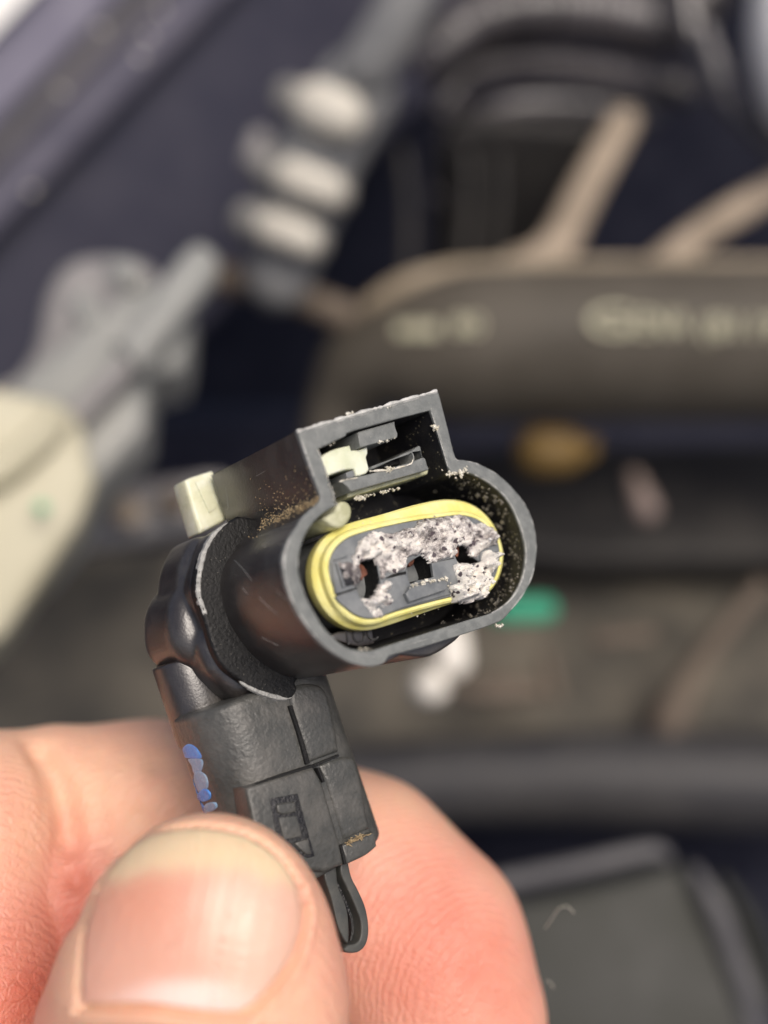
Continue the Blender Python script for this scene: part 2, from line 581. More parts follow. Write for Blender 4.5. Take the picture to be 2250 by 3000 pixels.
seg_edge(C1(110, 335), C1(945, 92), -.004, .019, M['edge'])  # top rim highlight laid on as a bright strip
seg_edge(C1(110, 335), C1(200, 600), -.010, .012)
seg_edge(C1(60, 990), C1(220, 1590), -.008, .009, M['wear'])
seg_edge(C1(1070, 500), C1(1410, 1420), -.008, .008, M['wear'])  # right rim highlight painted as pale lines, outer here and inner below
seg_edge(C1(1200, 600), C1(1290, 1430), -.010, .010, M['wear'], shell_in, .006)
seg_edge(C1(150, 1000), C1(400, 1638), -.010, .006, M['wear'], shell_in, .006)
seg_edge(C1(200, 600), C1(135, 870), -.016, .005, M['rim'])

# underside clip pad below the mouth
pad = k([(680,1640,1),(1060,1540,1),(1075,1585),(1000,1650),(900,1705),(830,1715),(700,1705,1)], -.18, C1)
prism('underside_catch', K, pad, -.85, -.12, M['shell'], plug, bev=.03)
rib = k([(640,1660,1),(740,1640,1),(745,1700,1),(655,1740,1)], -.02, C1)
prism('underside_catch', K, rib, -.6, -.06, M['shell'], plug, bev=.012)

# embossed characters on the cavity wall
tx = bpy.data.curves.new('mark', 'FONT'); tx.body = '1OC'; tx.size = .19; tx.extrude = .004
to = bpy.data.objects.new('tmpt', tx); C.objects.link(to)
me_ = bpy.data.meshes.new_from_object(to.evaluated_get(bpy.context.evaluated_depsgraph_get()))
tv = np.array([v.co[:] for v in me_.vertices]); tf = [list(p.vertices) for p in me_.polygons]
bpy.data.objects.remove(to)
a_ = np.array(K.F(C1(390, 1655), -.06)); b_ = np.array(K.F(C1(560, 1640), -.06))
dx = (b_ - a_) / np.linalg.norm(b_ - a_)
ez_ = np.array([dx[1], -dx[0]])
prism('date_mark_pad', K, k([(300,1590,1),(350,1560),(560,1540,1),(575,1630,1),(480,1645),(390,1622)], -.35, C1), -.95, -.35, M['shell'], plug, bev=.01)
a_ = np.array(K.F(C1(392, 1640), -.34)); b_ = np.array(K.F(C1(560, 1610), -.34)); dx = (b_ - a_) / np.linalg.norm(b_ - a_)
tvv = [(a_[0] + dx[0]*q[0] - dx[1]*q[1], a_[1] + dx[1]*q[0] + dx[0]*q[1], -.345 + q[2]) for q in tv]
mesh_obj('moulded_mark', K.out(tvv), tf, M['dark'], plug, smooth=0)

# insert block, seal
FACE = -.12
INS = [(300,1165),(318,1090),(358,1030),(425,982),(560,938),(800,885),(1000,858),(1100,848),(1200,872),(1278,930),(1322,1000),(1338,1090),
       (1322,1190),(1280,1270),(1200,1320),(1070,1338),(900,1378),(700,1435),(600,1468),(520,1475),(435,1442),(370,1372),(325,1280)]
ins = k(INS, FACE, C1)
H1 = [(400,555),(470,530),(545,513),(566,560),(578,620),(592,700),(590,770),(558,822),(470,862),(428,820),(405,740),(420,690),(440,640),(410,600)]
H2 = [(815,570),(870,520),(945,488),(992,540),(1022,662),(900,690),(836,716),(818,640)]
H3 = [(1195,430),(1250,408),(1312,430),(1322,475),(1340,500),(1395,545),(1340,562),(1262,577),(1222,540),(1198,480)]
holes = [k(h, FACE, E3) for h in (H1, H2, H3)]
prism('insert', K, [ins] + holes, -.9, FACE, M['lens'], plug, bev=.012)
SEAL_F = [(185,1175),(205,1080),(262,992),(340,932),(430,896),(600,850),(800,792),(950,761),(1050,758),(1135,777),(1212,822),(1275,890),(1318,975),
          (1345,1070),(1343,1150),(1318,1240),(1250,1322),(1150,1368),(1050,1385),(900,1432),(700,1502),(560,1543),(480,1548),(400,1532),(328,1490),(268,1430),(220,1352),(192,1270)]
seal_out = k(SEAL_F, -.27, C1)
lip = offset(ins, .035)
nS = 120


def resample(loop, n, start):
    p = np.array(loop)
    if area2(p) < 0: p = p[::-1]
    a = np.arctan2(p[:, 1] - start[1], p[:, 0] - start[0])
    o = np.argsort(a); a = a[o]; p = p[o]
    t = np.linspace(-math.pi, math.pi, n, endpoint=False)
    aa = np.concatenate([a - 2*math.pi, a, a + 2*math.pi]); pp = np.concatenate([p, p, p])
    return [(float(np.interp(q, aa, pp[:, 0])), float(np.interp(q, aa, pp[:, 1]))) for q in t]


cen = np.mean(np.array(ins), 0)
R_in = resample(offset(ins, -.004), nS, cen); R_lip = resample(offset(ins, .05), nS, cen)
R_out = resample(seal_out, nS, cen); R_mid = resample(offset(seal_out, -.02), nS, cen)
R_back = resample(offset(seal_out, -.01), nS, cen)
loft('seal', K, [(R_in, -.16), (resample(offset(ins, .006), nS, cen), -.128), (resample(offset(ins, .03), nS, cen), -.125), (R_lip, -.145),
                 (resample(offset(ins, .058), nS, cen), -.205), (R_mid, -.225), (R_out, -.25), (R_out, -.34), (R_back, -.37),
                 (resample(offset(ins, .03), nS, cen), -.38)],
     M['seal'], plug, cap=(False, False), smooth=30)
loft('insert_core', K, [(resample(offset(seal_out, -.045), nS, cen), -.35), (resample(offset(seal_out, -.045), nS, cen), -.96)], M['lens'], plug, cap=(True, False))

for hl in holes:
    hc = np.mean(np.array(hl), 0)
    loft('pin_socket', K, [(offset(hl, -.001), FACE - .014), (offset(hl, -.006), -.80)], M['hole'], plug, cap=(False, True))  # black liner paints the deep shade of the pin hole

# raised lower half of the insert face, ribs and tab
LOW = [(232,822,1),(402,772,1),(425,830,1),(470,866),(560,826,1),(596,760),(594,690,1),(806,640,1),(836,720,1),(1026,664,1),(1010,552,1),(1192,514,1),(1225,548),(1262,582),
       (1400,548,1),(1410,440,1),(1550,402,1),(1552,500),(1525,620),(1480,720),(1380,800),(1200,800),(1000,850),(740,925),(600,985),(480,998),(380,960),(300,900),(255,860)]
prism('insert_step', K, k(LOW, FACE + .022, E3), FACE - .02, FACE + .022, M['lens'], plug, bev=.009)
prism('insert_tab', K, k([(800,800,1),(842,742,1),(1130,665,1),(1135,755),(1110,775),(830,868,1)], FACE + .07, E3), FACE, FACE + .07, M['lens'], plug, bev=.012)
for rb in ([(200,545,1),(214,545,1),(250,792,1),(232,800,1)], [(236,552,1),(250,548,1),(312,742,1),(294,750,1)], [(200,548,1),(248,540,1),(250,556,1),(202,562,1)],
           [(215,516,1),(330,486,1),(332,498,1),(217,530,1)]):
    prism('insert_rib', K, k(rb, FACE + .025, E3), FACE - .01, FACE + .025, M['lens'], plug, bev=.004, res=1)
prism('insert_rib', K, k([(245,552,1),(300,600),(395,720,1),(300,745,1)], FACE + .01, E3), FACE - .01, FACE + .012, M['dark'], plug, bev=.004, res=1)

for sl_ in ([(636,672,1),(700,640),(800,618,1),(802,640,1),(705,662),(645,692,1)], [(1015,552,1),(1190,508,1),(1192,524,1),(1020,572,1)], [(1415,432,1),(1450,402),(1505,392,1),(1500,404),(1430,438,1)], [(235,800,1),(400,748,1),(402,762,1),(238,816,1)]):
    prism('insert_slot', K, k(sl_, FACE + .004, E3), FACE - .05, FACE + .006, M['hole'], plug, bev=.002, res=1)  # flush dark sheet painted for slot shade, no recess cut

# terminals inside the holes
def flake(name, pts, h0, h1, mat, parent, conv=E3):
    lp = k(pts, h1, conv)
    v, f = prism_mesh([lp], h0, h1, .006, 1)
    for q in v:
        q[2] += .03 * noise.noise(Vector((q[0]*9, q[1]*9, 0)))
    return mesh_obj(name, K.out(v), f, mat, parent)


for pts in ([(398,565),(440,560),(480,600),(490,640),(462,665),(445,690),(430,640),(425,600)],
            [(800,470),(830,470),(872,500),(868,560),(830,580),(812,530)],
            [(1180,415),(1225,405),(1235,450),(1225,500),(1200,470)]):
    flake('terminal', pts, FACE - .30, FACE - .02, M['copper'], plug)

# corrosion crust: a bumpy layer grown over the face
def sd_poly(px, py, poly):
    poly = np.array(poly); d = np.full(px.shape, 1e9); s = np.ones(px.shape)
    n = len(poly)
    for i in range(n):
        a = poly[i]; b = poly[i - 1]
        e = b - a; wx, wy = px - a[0], py - a[1]
        t = np.clip((wx*e[0] + wy*e[1]) / (e @ e + 1e-12), 0, 1)
        d = np.minimum(d, (wx - e[0]*t)**2 + (wy - e[1]*t)**2)
        c1 = py >= a[1]; c2 = py < b[1]; c3 = e[0]*wy > e[1]*wx
        s = np.where((c1 & c2 & c3) | (~c1 & ~c2 & ~c3), -s, s)
    return s * np.sqrt(d)


_rs = np.random.RandomState(3)
_perm = _rs.rand(64, 64, 64)


def vnoise(x, y, z):
    xi, yi, zi = np.floor(x).astype(int), np.floor(y).astype(int), np.floor(z).astype(int)
    fx, fy, fz = x - xi, y - yi, z - zi
    fx, fy, fz = [f*f*(3 - 2*f) for f in (fx, fy, fz)]
    r = 0
    for dx in (0, 1):
        for dy in (0, 1):
            for dz in (0, 1):
                r = r + _perm[(xi+dx) % 64, (yi+dy) % 64, (zi+dz) % 64] * (fx if dx else 1-fx) * (fy if dy else 1-fy) * (fz if dz else 1-fz)
    return r * 2 - 1


B1 = [(372,490),(470,345),(560,300),(620,325),(760,290),(900,230),(1050,180),(1250,168),(1400,220),(1505,240),(1545,330),(1545,395),(1410,442),(1395,520),
      (1340,480),(1325,425),(1250,400),(1190,425),(1195,505),(1010,550),(945,485),(870,470),(800,545),(790,600),(615,665),(600,600),(560,505),(470,525),(400,555)]
B2 = [(1185,560),(1262,585),(1400,555),(1430,470),(1492,452),(1505,560),(1490,690),(1425,810),(1300,862),(1215,850),(1165,745),(1225,720)]
B3 = [(462,855),(560,830),(605,750),(650,700),(692,790),(672,880),(605,985),(545,985),(480,905)]
B4 = [(235,545),(400,552),(430,610),(455,690),(400,742),(340,700),(290,610)]
gu = np.arange(-1.25, 1.25, .0085); gv = np.arange(-.72, .72, .0085)
GU, GV = np.meshgrid(gu, gv, indexing='ij')
hh = np.full(GU.shape, -1.0); wh = np.zeros(GU.shape)
for poly, amp, sh, wt in ((B1, .050, .0, .0), (B2, .095, .008, .11), (B3, .055, .0, .05), (B4, .018, .0, -.05)):
    lp = [K.F(E3(*q), FACE + .03) for q in poly]
    d = -sd_poly(GU, GV, lp) + .024 * vnoise(GU*11, GV*11, GU*0 + 3) + .014 * vnoise(GU*38, GV*38, GU*0 + 9) + sh
    prof = np.clip(d / .06, -1, 1)
    lump = .62 + 0.6 * vnoise(GU*7, GV*7, GU*0 + 5) + .75 * vnoise(GU*17, GV*20, GU*0 + 11) + .30 * np.abs(vnoise(GU*48, GV*48, GU*0 + 2))
    h = np.where(d > 0, 1.35 * amp * (.20 + np.sqrt(np.clip(prof, 0, 1))) * np.clip(lump, .12, 2), -.02)
    wh = np.where(h > hh, wt + .025 + .07 * vnoise(GU*4, GV*4, GU*0 + 21) + .6 * (h - .05), wh); hh = np.maximum(hh, h)
hh = np.where(hh < 0, -.03, hh)
ok = hh > 0
idx = -np.ones(GU.shape, int); vv = []; ff = []
anyk = ok.copy(); whl = []
anyk[1:, :] |= ok[:-1, :]; anyk[:-1, :] |= ok[1:, :]; anyk[:, 1:] |= ok[:, :-1]; anyk[:, :-1] |= ok[:, 1:]
for i, j in zip(*np.nonzero(anyk)):
    idx[i, j] = len(vv)
    ju = .0025 * (_perm[i % 64, j % 64, 5] - .5) * 2; jv = .0025 * (_perm[i % 64, j % 64, 9] - .5) * 2
    vv.append((GU[i, j] + ju, GV[i, j] + jv, FACE + hh[i, j])); whl.append(wh[i, j])
q_ = idx[:-1, :-1], idx[1:, :-1], idx[1:, 1:], idx[:-1, 1:]
mask = (q_[0] >= 0) & (q_[1] >= 0) & (q_[2] >= 0) & (q_[3] >= 0)
ff = np.stack([a[mask] for a in q_], 1).tolist()
crust = mesh_obj('corrosion_crust', K.out(vv), ff, M['crust'], plug, smooth=60)
crust['kind'] = 'stuff'
at = crust.data.attributes.new('pale', 'FLOAT', 'POINT'); at.data.foreach_set('value', np.array(whl, np.float32))

# latch parts in the top box
box_block = k([(538,246,1),(938,128,1),(945,190),(972,262,1),(968,302,1),(565,412,1)], -.06, E2)
prism('keying_block', K, box_block, -.9, -.05, M['rim'], plug, bev=.010)
lock = Frame(K.O, *K.M)
lockp = [(150,515,1),(205,470),(300,425),(462,385,1),(478,440,1),(560,432),(650,405,1),(655,470),(640,520),(668,640),(640,690,1),(560,715,1),(530,715,1),(512,640,1),(400,652),(225,712,1)]
lk = prism('lock_slide', K, k(lockp, -.12, E2), -.55, -.12, M['lock'], plug, bev=.014)
prism('lock_rail', K, k([(420,960,1),(1290,700,1),(1300,650,1),(420,880,1)], -.24, E2), -.8, -.22, M['knob'], lk, bev=.015)
prism('lock_foot', K, k([(330,1020,1),(380,985),(440,1000),(482,1060),(480,1150),(435,1230),(370,1272),(300,1268),(230,1220),(180,1170),(300,1090)], -.10, E2), -.8, -.10, M['knob'], lk, bev=.03)
lb = k([(352,522),(385,490),(548,437,1),(575,480),(658,780,1),(640,800),(470,888),(455,880,1)], -1.70, C2)
prism('lock_button', K, lb, -1.98, -1.7, M['lockback'], lk, bev=.035)
prism('lock_button_face', K, k([(420,525,1),(500,520),(545,600,1),(590,660),(560,720,1),(520,745,1)], -1.70, C2), -1.72, -1.685, M['lockback'], lk, bev=.008)
# connect button and slide through the shell
beam_pts = [(350,775,1),(420,752,1),(640,705,1),(1120,570,1),(1255,520),(1290,600),(1308,640),(1300,655,1),(470,888,1),(425,830,1)]
beam = prism('latch_beam', K, k(beam_pts, -.09, E2), -.85, -.08, M['rim'], plug, bev=.012)
prism('latch_hook', K, k([(665,655,1),(700,610),(1080,475,1),(1180,405),(1215,400),(1235,500),(1265,540,1),(1110,600,1),(1140,540),(1120,470),(1060,480),(720,640)], -.12, E2), -.7, -.11, M['rim'], plug, bev=.010)
prism('latch_hook', K, k([(420,680,1),(520,640,1),(545,720,1),(430,745,1)], -.14, E2), -.6, -.14, M['lens'], plug, bev=.01)
prism('latch_slot_floor', K, k([(690,650),(760,600),(1060,480),(1120,475),(1135,520),(1060,570),(800,630)], -.32, E2), -.9, -.32, M['cavity'], plug, bev=.01)
# worn edges in the box
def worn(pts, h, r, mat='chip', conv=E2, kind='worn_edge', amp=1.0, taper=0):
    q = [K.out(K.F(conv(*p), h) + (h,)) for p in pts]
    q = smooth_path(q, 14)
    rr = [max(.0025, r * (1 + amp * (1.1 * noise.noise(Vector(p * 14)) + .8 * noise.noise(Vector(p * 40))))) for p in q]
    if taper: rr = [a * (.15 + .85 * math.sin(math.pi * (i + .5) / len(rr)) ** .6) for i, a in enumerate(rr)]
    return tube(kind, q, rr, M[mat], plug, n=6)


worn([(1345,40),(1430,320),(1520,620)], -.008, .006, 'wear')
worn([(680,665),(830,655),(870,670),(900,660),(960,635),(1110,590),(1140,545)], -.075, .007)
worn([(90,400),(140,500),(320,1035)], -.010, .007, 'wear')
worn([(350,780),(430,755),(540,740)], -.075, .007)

# collar behind the mouth
COL = -1.12
col_pts = [(735,765,1),(640,822),(540,920),(470,1045),(430,1200),(430,1320),(462,1430),(505,1560),(560,1740),(640,1868),(740,1945),(830,2010),(930,2055),(1060,2090),(1135,2070),(1165,2015),(1150,1960),
           (1240,1850),(1230,1500),(1130,1200),(1100,950),(1000,800,1)]
cl = k(col_pts, COL, C2)
prism('seal_collar', K, cl, -1.24, COL, M['rough_rubber'], plug, bev=.035, res=3)
cv_pts = [(700,790,1),(600,842),(520,880),(440,900),(400,960),(350,1080),(400,1400),(470,1600),(560,1790),(640,1900),(740,1975),(830,2040),(930,2080),(1060,2100),(1130,2070),(1200,1900),(1150,1200),(1000,850,1)]


def bulge(q):
    t = max(0.0, min(1.0, (-1.2 - q[2]) / .75))
    s = 1 - .10 * t * t
    c = np.array([-1.0, -.15])
    return (c[0] + (q[0] - c[0]) * s, c[1] + (q[1] - c[1]) * s, q[2])


cvl = k([(700,800,1),(600,850),(530,910),(472,1045),(432,1200),(432,1320),(466,1430),(508,1560),(562,1745),(640,1880),(720,1960),(800,2040),(900,2095),(1000,2120),(1110,2110),(1200,1900),(1150,1200),(1000,850,1)], -1.2, C2)
pieces = []
v, f = prism_mesh([cvl], -1.80, -1.2, .16, 5); pieces.append((np.array([bulge(q) for q in v]), f))
lobe = k([(190,1300),(110,1400),(78,1540),(95,1720),(160,1830),(250,1890),(345,1915),(480,1950),(640,1980),(700,1700),(560,1400),(350,1250)], -2.0, C2)
pieces.append(prism_mesh([lobe], -2.25, -1.4, .22, 5))
lobe2 = k([(330,960),(250,1050),(205,1160),(188,1280),(195,1400),(300,1600),(500,1700),(600,1300),(520,1000)], -1.85, C2)
pieces.append(prism_mesh([lobe2], -2.1, -1.4, .18, 5))
lobe3 = k([(300,1700),(350,1890),(420,1980),(500,2060),(590,2120),(700,2165),(820,2180),(950,2150),(1080,2120),(1000,1900),(700,1500),(400,1500)], -1.75, C2)
pieces.append(prism_mesh([lobe3], -1.95, -1.26, .14, 5))


def union(pieces, voxel=.022, smooth=6):
    vv = []; ff = []
    for v, f in pieces:
        b = len(vv); vv += [list(map(float, q)) for q in v]; ff += [[i + b for i in p] for p in f]
    me = bpy.data.meshes.new('tmp'); me.from_pydata(vv, [], ff); me.update()
    ob = bpy.data.objects.new('tmp', me); C.objects.link(ob)
    m = ob.modifiers.new('r', 'REMESH'); m.mode = 'VOXEL'; m.voxel_size = voxel
    m2 = ob.modifiers.new('s', 'SMOOTH'); m2.iterations = smooth; m2.factor = .6
    e = bpy.data.meshes.new_from_object(ob.evaluated_get(bpy.context.evaluated_depsgraph_get()))
    v = np.zeros(len(e.vertices) * 3); e.vertices.foreach_get('co', v)
    f = [list(p.vertices) for p in e.polygons]
    bpy.data.objects.remove(ob); bpy.data.meshes.remove(e); bpy.data.meshes.remove(me)
    return v.reshape(-1, 3), f


v, f = union(pieces)
mesh_obj('rear_cover', K.out(v), f, M['shell'], plug, smooth=180)
# worn pale arc on the collar, its edge highlight painted in
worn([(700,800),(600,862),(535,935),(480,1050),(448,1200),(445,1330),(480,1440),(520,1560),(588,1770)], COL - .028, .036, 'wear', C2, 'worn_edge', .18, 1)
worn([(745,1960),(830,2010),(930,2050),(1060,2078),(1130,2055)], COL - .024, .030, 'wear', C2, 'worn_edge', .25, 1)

# stem and boot
YB = Frame(K.O, K.M[0], K.M[2], -K.M[1])          # drawn in (u, w), extruded along v; height = -v


def rrect(cx, cy, hx, hy, r, n=6):
    out = []
    for sx, sy, a0 in ((1, 1, 0), (-1, 1, 90), (-1, -1, 180), (1, -1, 270)):
        for i in range(n + 1):
            a = math.radians(a0 + 90 * i / n)
            out.append((cx + sx*(hx - r) + r*math.cos(a), cy + sy*(hy - r) + r*math.sin(a)))
    return out


Q = lambda p, w: K.F(p, w)
bw = -1.15
lx_top = Q(D(396, 1660), -1.95); rx_top = Q(D(778, 1650), -1.38)
lx_bot = Q(D(410, 1760), -1.75); rx_bot = Q(D(812, 1800), -1.5)
top_v = Q(D(385, 1552), -1.75)[1]; bot_v = Q(D(720, 1882), -1.15)[1]
ucen = (lx_top[0] + rx_top[0]) / 2; uh = (rx_top[0] - lx_top[0]) / 2
print('BOOT', lx_top, rx_top, lx_bot, rx_bot, top_v, bot_v)
stem = rrect(ucen - .04, -1.88, uh - .06, .30, .28)
prism('stem', YB, stem, -top_v - .5, -top_v + .3, M['shell'], plug, bev=.03)
body = rrect(ucen, -1.66, uh, .51, .42, 8)
prism('boot', YB, body, -top_v - .02, -bot_v, M['boot'], plug, bev=.07, res=4)
# the raised right half and upper knuckle
def bx(name, px, w1, w0, mat=M['boot'], bev=.03, conv=C3, **kw):
    return prism(name, K, k(px, w1, conv), w0, w1, mat, plug, bev=bev, **kw)


FB = -1.15
bx('boot_panel', [(598,790,1),(1040,655,1),(1100,760,1),(1215,1160,1),(1240,1290,1),(1110,1340,1),(700,1300,1)], FB + .085, FB - .2, bev=.045)
bx('boot_panel', [(900,140),(1020,110),(1120,160),(1180,360),(1210,560,1),(1010,635,1),(890,260)], FB + .03, FB - .5, bev=.06)
bx('boot_panel', [(1060,640,1),(1215,585,1),(1320,620),(1410,1060,1),(1230,1150,1),(1110,750,1)], FB + .02, FB - .5, bev=.06)
bx('boot_lip', [(1215,1165,1),(1430,1075,1),(1452,1170,1),(1380,1230),(1255,1290,1)], FB + .05, FB - .4, bev=.03)
bx('boot_window', [(752,862,1),(935,830,1),(1045,1235,1),(990,1245),(900,1190),(800,1140,1)], FB + .090, FB + .02, M['dark'], bev=.006)  # dark plate paints the recess shade; no opening is cut
bx('boot_latch_tooth', [(800,905),(835,890),(918,880,1),(930,945,1),(870,965),(812,958)], FB + .108, FB, bev=.02)
bx('boot_latch_tooth', [(812,985,1),(930,972,1),(962,1105,1),(900,1120,1),(845,1130,1)], FB + .100, FB, bev=.01)
bx('boot_latch_tooth', [(910,1150,1),(1005,1120,1),(1030,1225,1),(985,1225,1)], FB + .108, FB, bev=.02)
bx('parting_line', [(878,262,1),(900,256,1),(962,450),(1016,632,1),(990,640,1),(940,455)], FB + .034, FB - .1, M['hole'], bev=.004, res=1)
bx('parting_line', [(606,792,1),(800,715),(1035,640,1),(1046,668,1),(800,744),(612,814,1)], FB + .06, FB - .1, M['hole'], bev=.004, res=1)
bx('parting_line', [(1040,640,1),(1200,575,1),(1205,588,1),(1044,658,1)], FB + .034, FB - .1, M['hole'], bev=.004, res=1)
bx('parting_line', [(1062,662,1),(1080,660,1),(1112,752,1),(1096,758,1)], FB + .088, FB - .1, M['hole'], bev=.004, res=1)
bx('parting_line', [(1208,1168,1),(1224,1160,1),(1252,1285,1),(1238,1290,1)], FB + .090, FB - .1, M['hole'], bev=.004, res=1)

# blue paint brushed on the boot's left side, following its surface
from mathutils.bvhtree import BVHTree


def decal(name, pts, target, mat, conv, lift=.006, parent=plug, rough=.004):
    tree = BVHTree.FromPolygons([tuple(v) for v in VS[target][0]], [tuple(int(i) for i in f) for f in VS[target][1]])
    lp = np.array(cat_rom(pts, 5)); c = lp.mean(0); vv = []; ff = []
    rs = [1.0, .93, .75, .5, .25]
    o_ = Vector((0, 0, CAMZ))
    def at_(q, l):
        p = conv(*q); d = Vector(((p[0]-1125)/FPX, -(p[1]-1500)/FPX, -1)).normalized()
        h, n_, i_, t_ = tree.ray_cast(o_, d)
        if h is None: h, n_, i_, t_ = tree.find_nearest(o_ + d * 10.8)
        if n_.dot(d) > 0: n_ = -n_
        return np.array(h + n_ * l)
    for k_ in rs:
        for q in lp:
            z = lift * (0 if k_ == 1 else 1) * (1 + .5 * noise.noise(Vector((q[0]*.06, q[1]*.06, k_*3))))
            vv.append(at_(c + (q - c) * k_, z))
    n = len(lp)
    for r_ in range(len(rs) - 1):
        for i in range(n):
            j = (i + 1) % n
            ff.append((r_*n + i, r_*n + j, (r_+1)*n + j, (r_+1)*n + i))
    vv.append(at_(c, lift))
    for i in range(n): ff.append(((len(rs)-1)*n + i, (len(rs)-1)*n + (i+1) % n, len(vv) - 1))
    return mesh_obj(name, np.array(vv), ff, mat, parent, smooth=180)


for pts, m_, l_ in (([(190,590),(186,540),(225,508),(275,530),(312,595),(250,602)], 'blue', .004),
                   ([(225,606),(305,604),(322,630),(305,690),(262,700),(245,650)], 'bluegrey', .003),
                   ([(262,700),(300,684),(345,720),(352,790),(300,825),(268,760)], 'bluegrey', .006),
                   ([(205,790),(238,738),(275,790),(300,870),(350,950),(290,950),(240,885)], 'blue', .004),
                   ([(288,830),(328,795),(368,820),(368,862),(325,882),(292,865)], 'blue', .011),
                   ([(340,895),(400,885),(412,920),(370,948),(330,940)], 'bluegrey', .010)):
    decal('paint_mark', pts, 'boot', M[m_], C3, l_)

# tether loop
sw = -1.22
strap = [(1215,1250,1),(1262,1270,1),(1285,1370),(1320,1440),(1370,1550),(1392,1650),(1395,1740),(1376,1812),(1330,1856),(1262,1862),(1235,1840),(1262,1812),(1308,1802),(1338,1770),(1347,1700),(1338,1640),(1308,1560),(1262,1455),(1228,1385),(1212,1330)]
prism('tether_strap', K, trace(K, strap, sw, C3, 5), sw - .28, sw, M['tether'], plug, bev=.018, res=3)
web_ = [(1180,1250,1),(1216,1250,1),(1230,1390),(1265,1455),(1310,1560),(1340,1640),(1348,1700),(1338,1770),(1306,1800),(1275,1790),(1285,1700),(1262,1600),(1222,1500),(1190,1420)]
prism('tether_inner', K, trace(K, web_, sw - .12, C3, 5), sw - .26, sw - .12, M['dark'], plug, bev=.01)  # dark fin painting the shaded inner side of the strap
prism('tether_strap', K, trace(K, [(1100,1250,1),(1176,1250,1),(1188,1340),(1198,1430),(1235,1520),(1262,1620),(1262,1800),(1200,1700),(1150,1500),(1110,1380)], sw - .04, C3, 5), sw - .26, sw - .04, M['tether'], plug, bev=.015)

# fine scratches on the shell side and the rim
def scratch(target, pts, conv, r_=.0022, mat='wear'):
    tree = BVHTree.FromPolygons([tuple(v) for v in VS[target][0]], [tuple(int(i) for i in f) for f in VS[target][1]])
    out = []
    for q in smooth_path([np.array(p, float) for p in pts], 4):
        p = conv(*q); d = Vector(((p[0]-1125)/FPX, -(p[1]-1500)/FPX, -1)).normalized()
        h = tree.ray_cast(Vector((0, 0, CAMZ)), d)[0]
        if h is not None: out.append(np.array(h - d * .001))
    if len(out) > 2: return tube('scratch', out, [r_ * (.4 + .6 * math.sin(math.pi * (i + .5) / len(out))) for i in range(len(out))], M[mat], plug, n=4)


for pts in ([(700,1080),(760,1140),(830,1230)], [(880,1350),(940,1410),(1010,1470)], [(640,560),(660,700),(650,720)], [(1040,960),(1080,1010)],
            [(760,1280),(800,1330)], [(860,480),(930,440)], [(900,1640),(1020,1700)], [(1000,1300),(1100,1380)]):
    scratch('shell', pts, C2)
for pts in ([(430,240),(435,300)], [(225,340),(240,400)], [(300,1640),(330,1690)], [(60,1150),(70,1260)], [(1380,700),(1440,770)], [(1510,1000),(1515,1120)],
            [(760,1640),(900,1600)], [(500,1700),(580,1710)], [(1000,200),(1015,260)], [(640,210),(760,175)]):
    scratch('rim', pts, C1, .0018)

# tan fibres
def fibres(pts, n, spread, L, mat, z=0.0, conv=C3, w=-1.08, r=.004, parent=plug):
    v = []; f = []
    for i in range(n):
        t = rng.random(); j = min(int(t * (len(pts) - 1)), len(pts) - 2); u = t * (len(pts) - 1) - j
        c = np.array(conv(*(np.array(pts[j]) * (1-u) + np.array(pts[j+1]) * u)))
        p = K.out(K.F(tuple(c + np.array([rng.gauss(0, spread), rng.gauss(0, spread)])), w) + (w,))
        d = np.array([rng.gauss(0, 1), rng.gauss(0, .6), rng.gauss(0, .3)]); d *= L / np.linalg.norm(d) * rng.uniform(.4, 1)
        a, b = tube_geo([p - d/2, p + np.array([rng.gauss(0, .01), rng.gauss(0, .01), .01]), p + d/2], [r*.6, r, r*.6], 4, 1, False)
        f += [[x + len(v) for x in q] for q in b]; v += a
    return v, f


v, f = fibres([(1255,1150),(1310,1120),(1420,1085)], 26, 2, .09, None, w=-1.085, r=.005)
mesh_obj('fibre_tuft', np.array(v), f, M['tan'], plug)['kind'] = 'stuff'

# loose dust chips
def chips(items, name, mat, parent=plug):
    v = []; f = []
    for p, r in items:
        ax = np.random.RandomState(rng.randrange(10**6))
        pts = ax.normal(size=(6, 3)); pts = np.array([[1,0,0],[-1,0,0],[0,1,0],[0,-1,0],[0,0,1],[0,0,-1]]) * ax.uniform(.5, 1.3, (6, 1)) + pts * .15
        fs = [(0,2,4),(2,1,4),(1,3,4),(3,0,4),(2,0,5),(1,2,5),(3,1,5),(0,3,5)]
        b = len(v); v += [p + q * r for q in pts]; f += [[x + b for x in t] for t in fs]
    o = mesh_obj(name, np.array(v), f, mat, parent, smooth=0)
    o['kind'] = 'stuff'
    return o


def line_items(pts, conv, w, n, spread, r0, r1):
    out = []
    for i in range(n):
        t = rng.random() * (len(pts) - 1); j = min(int(t), len(pts) - 2); u = t - j
        c = np.array(conv(*(np.array(pts[j]) * (1-u) + np.array(pts[j+1]) * u)))
        c = c + np.array([rng.gauss(0, spread), rng.gauss(0, spread)])
        ww = w + rng.gauss(0, .006)
        out.append((K.out(K.F(tuple(c), ww) + (ww,)), rng.uniform(r0, r1) ** 1.0))
    return out


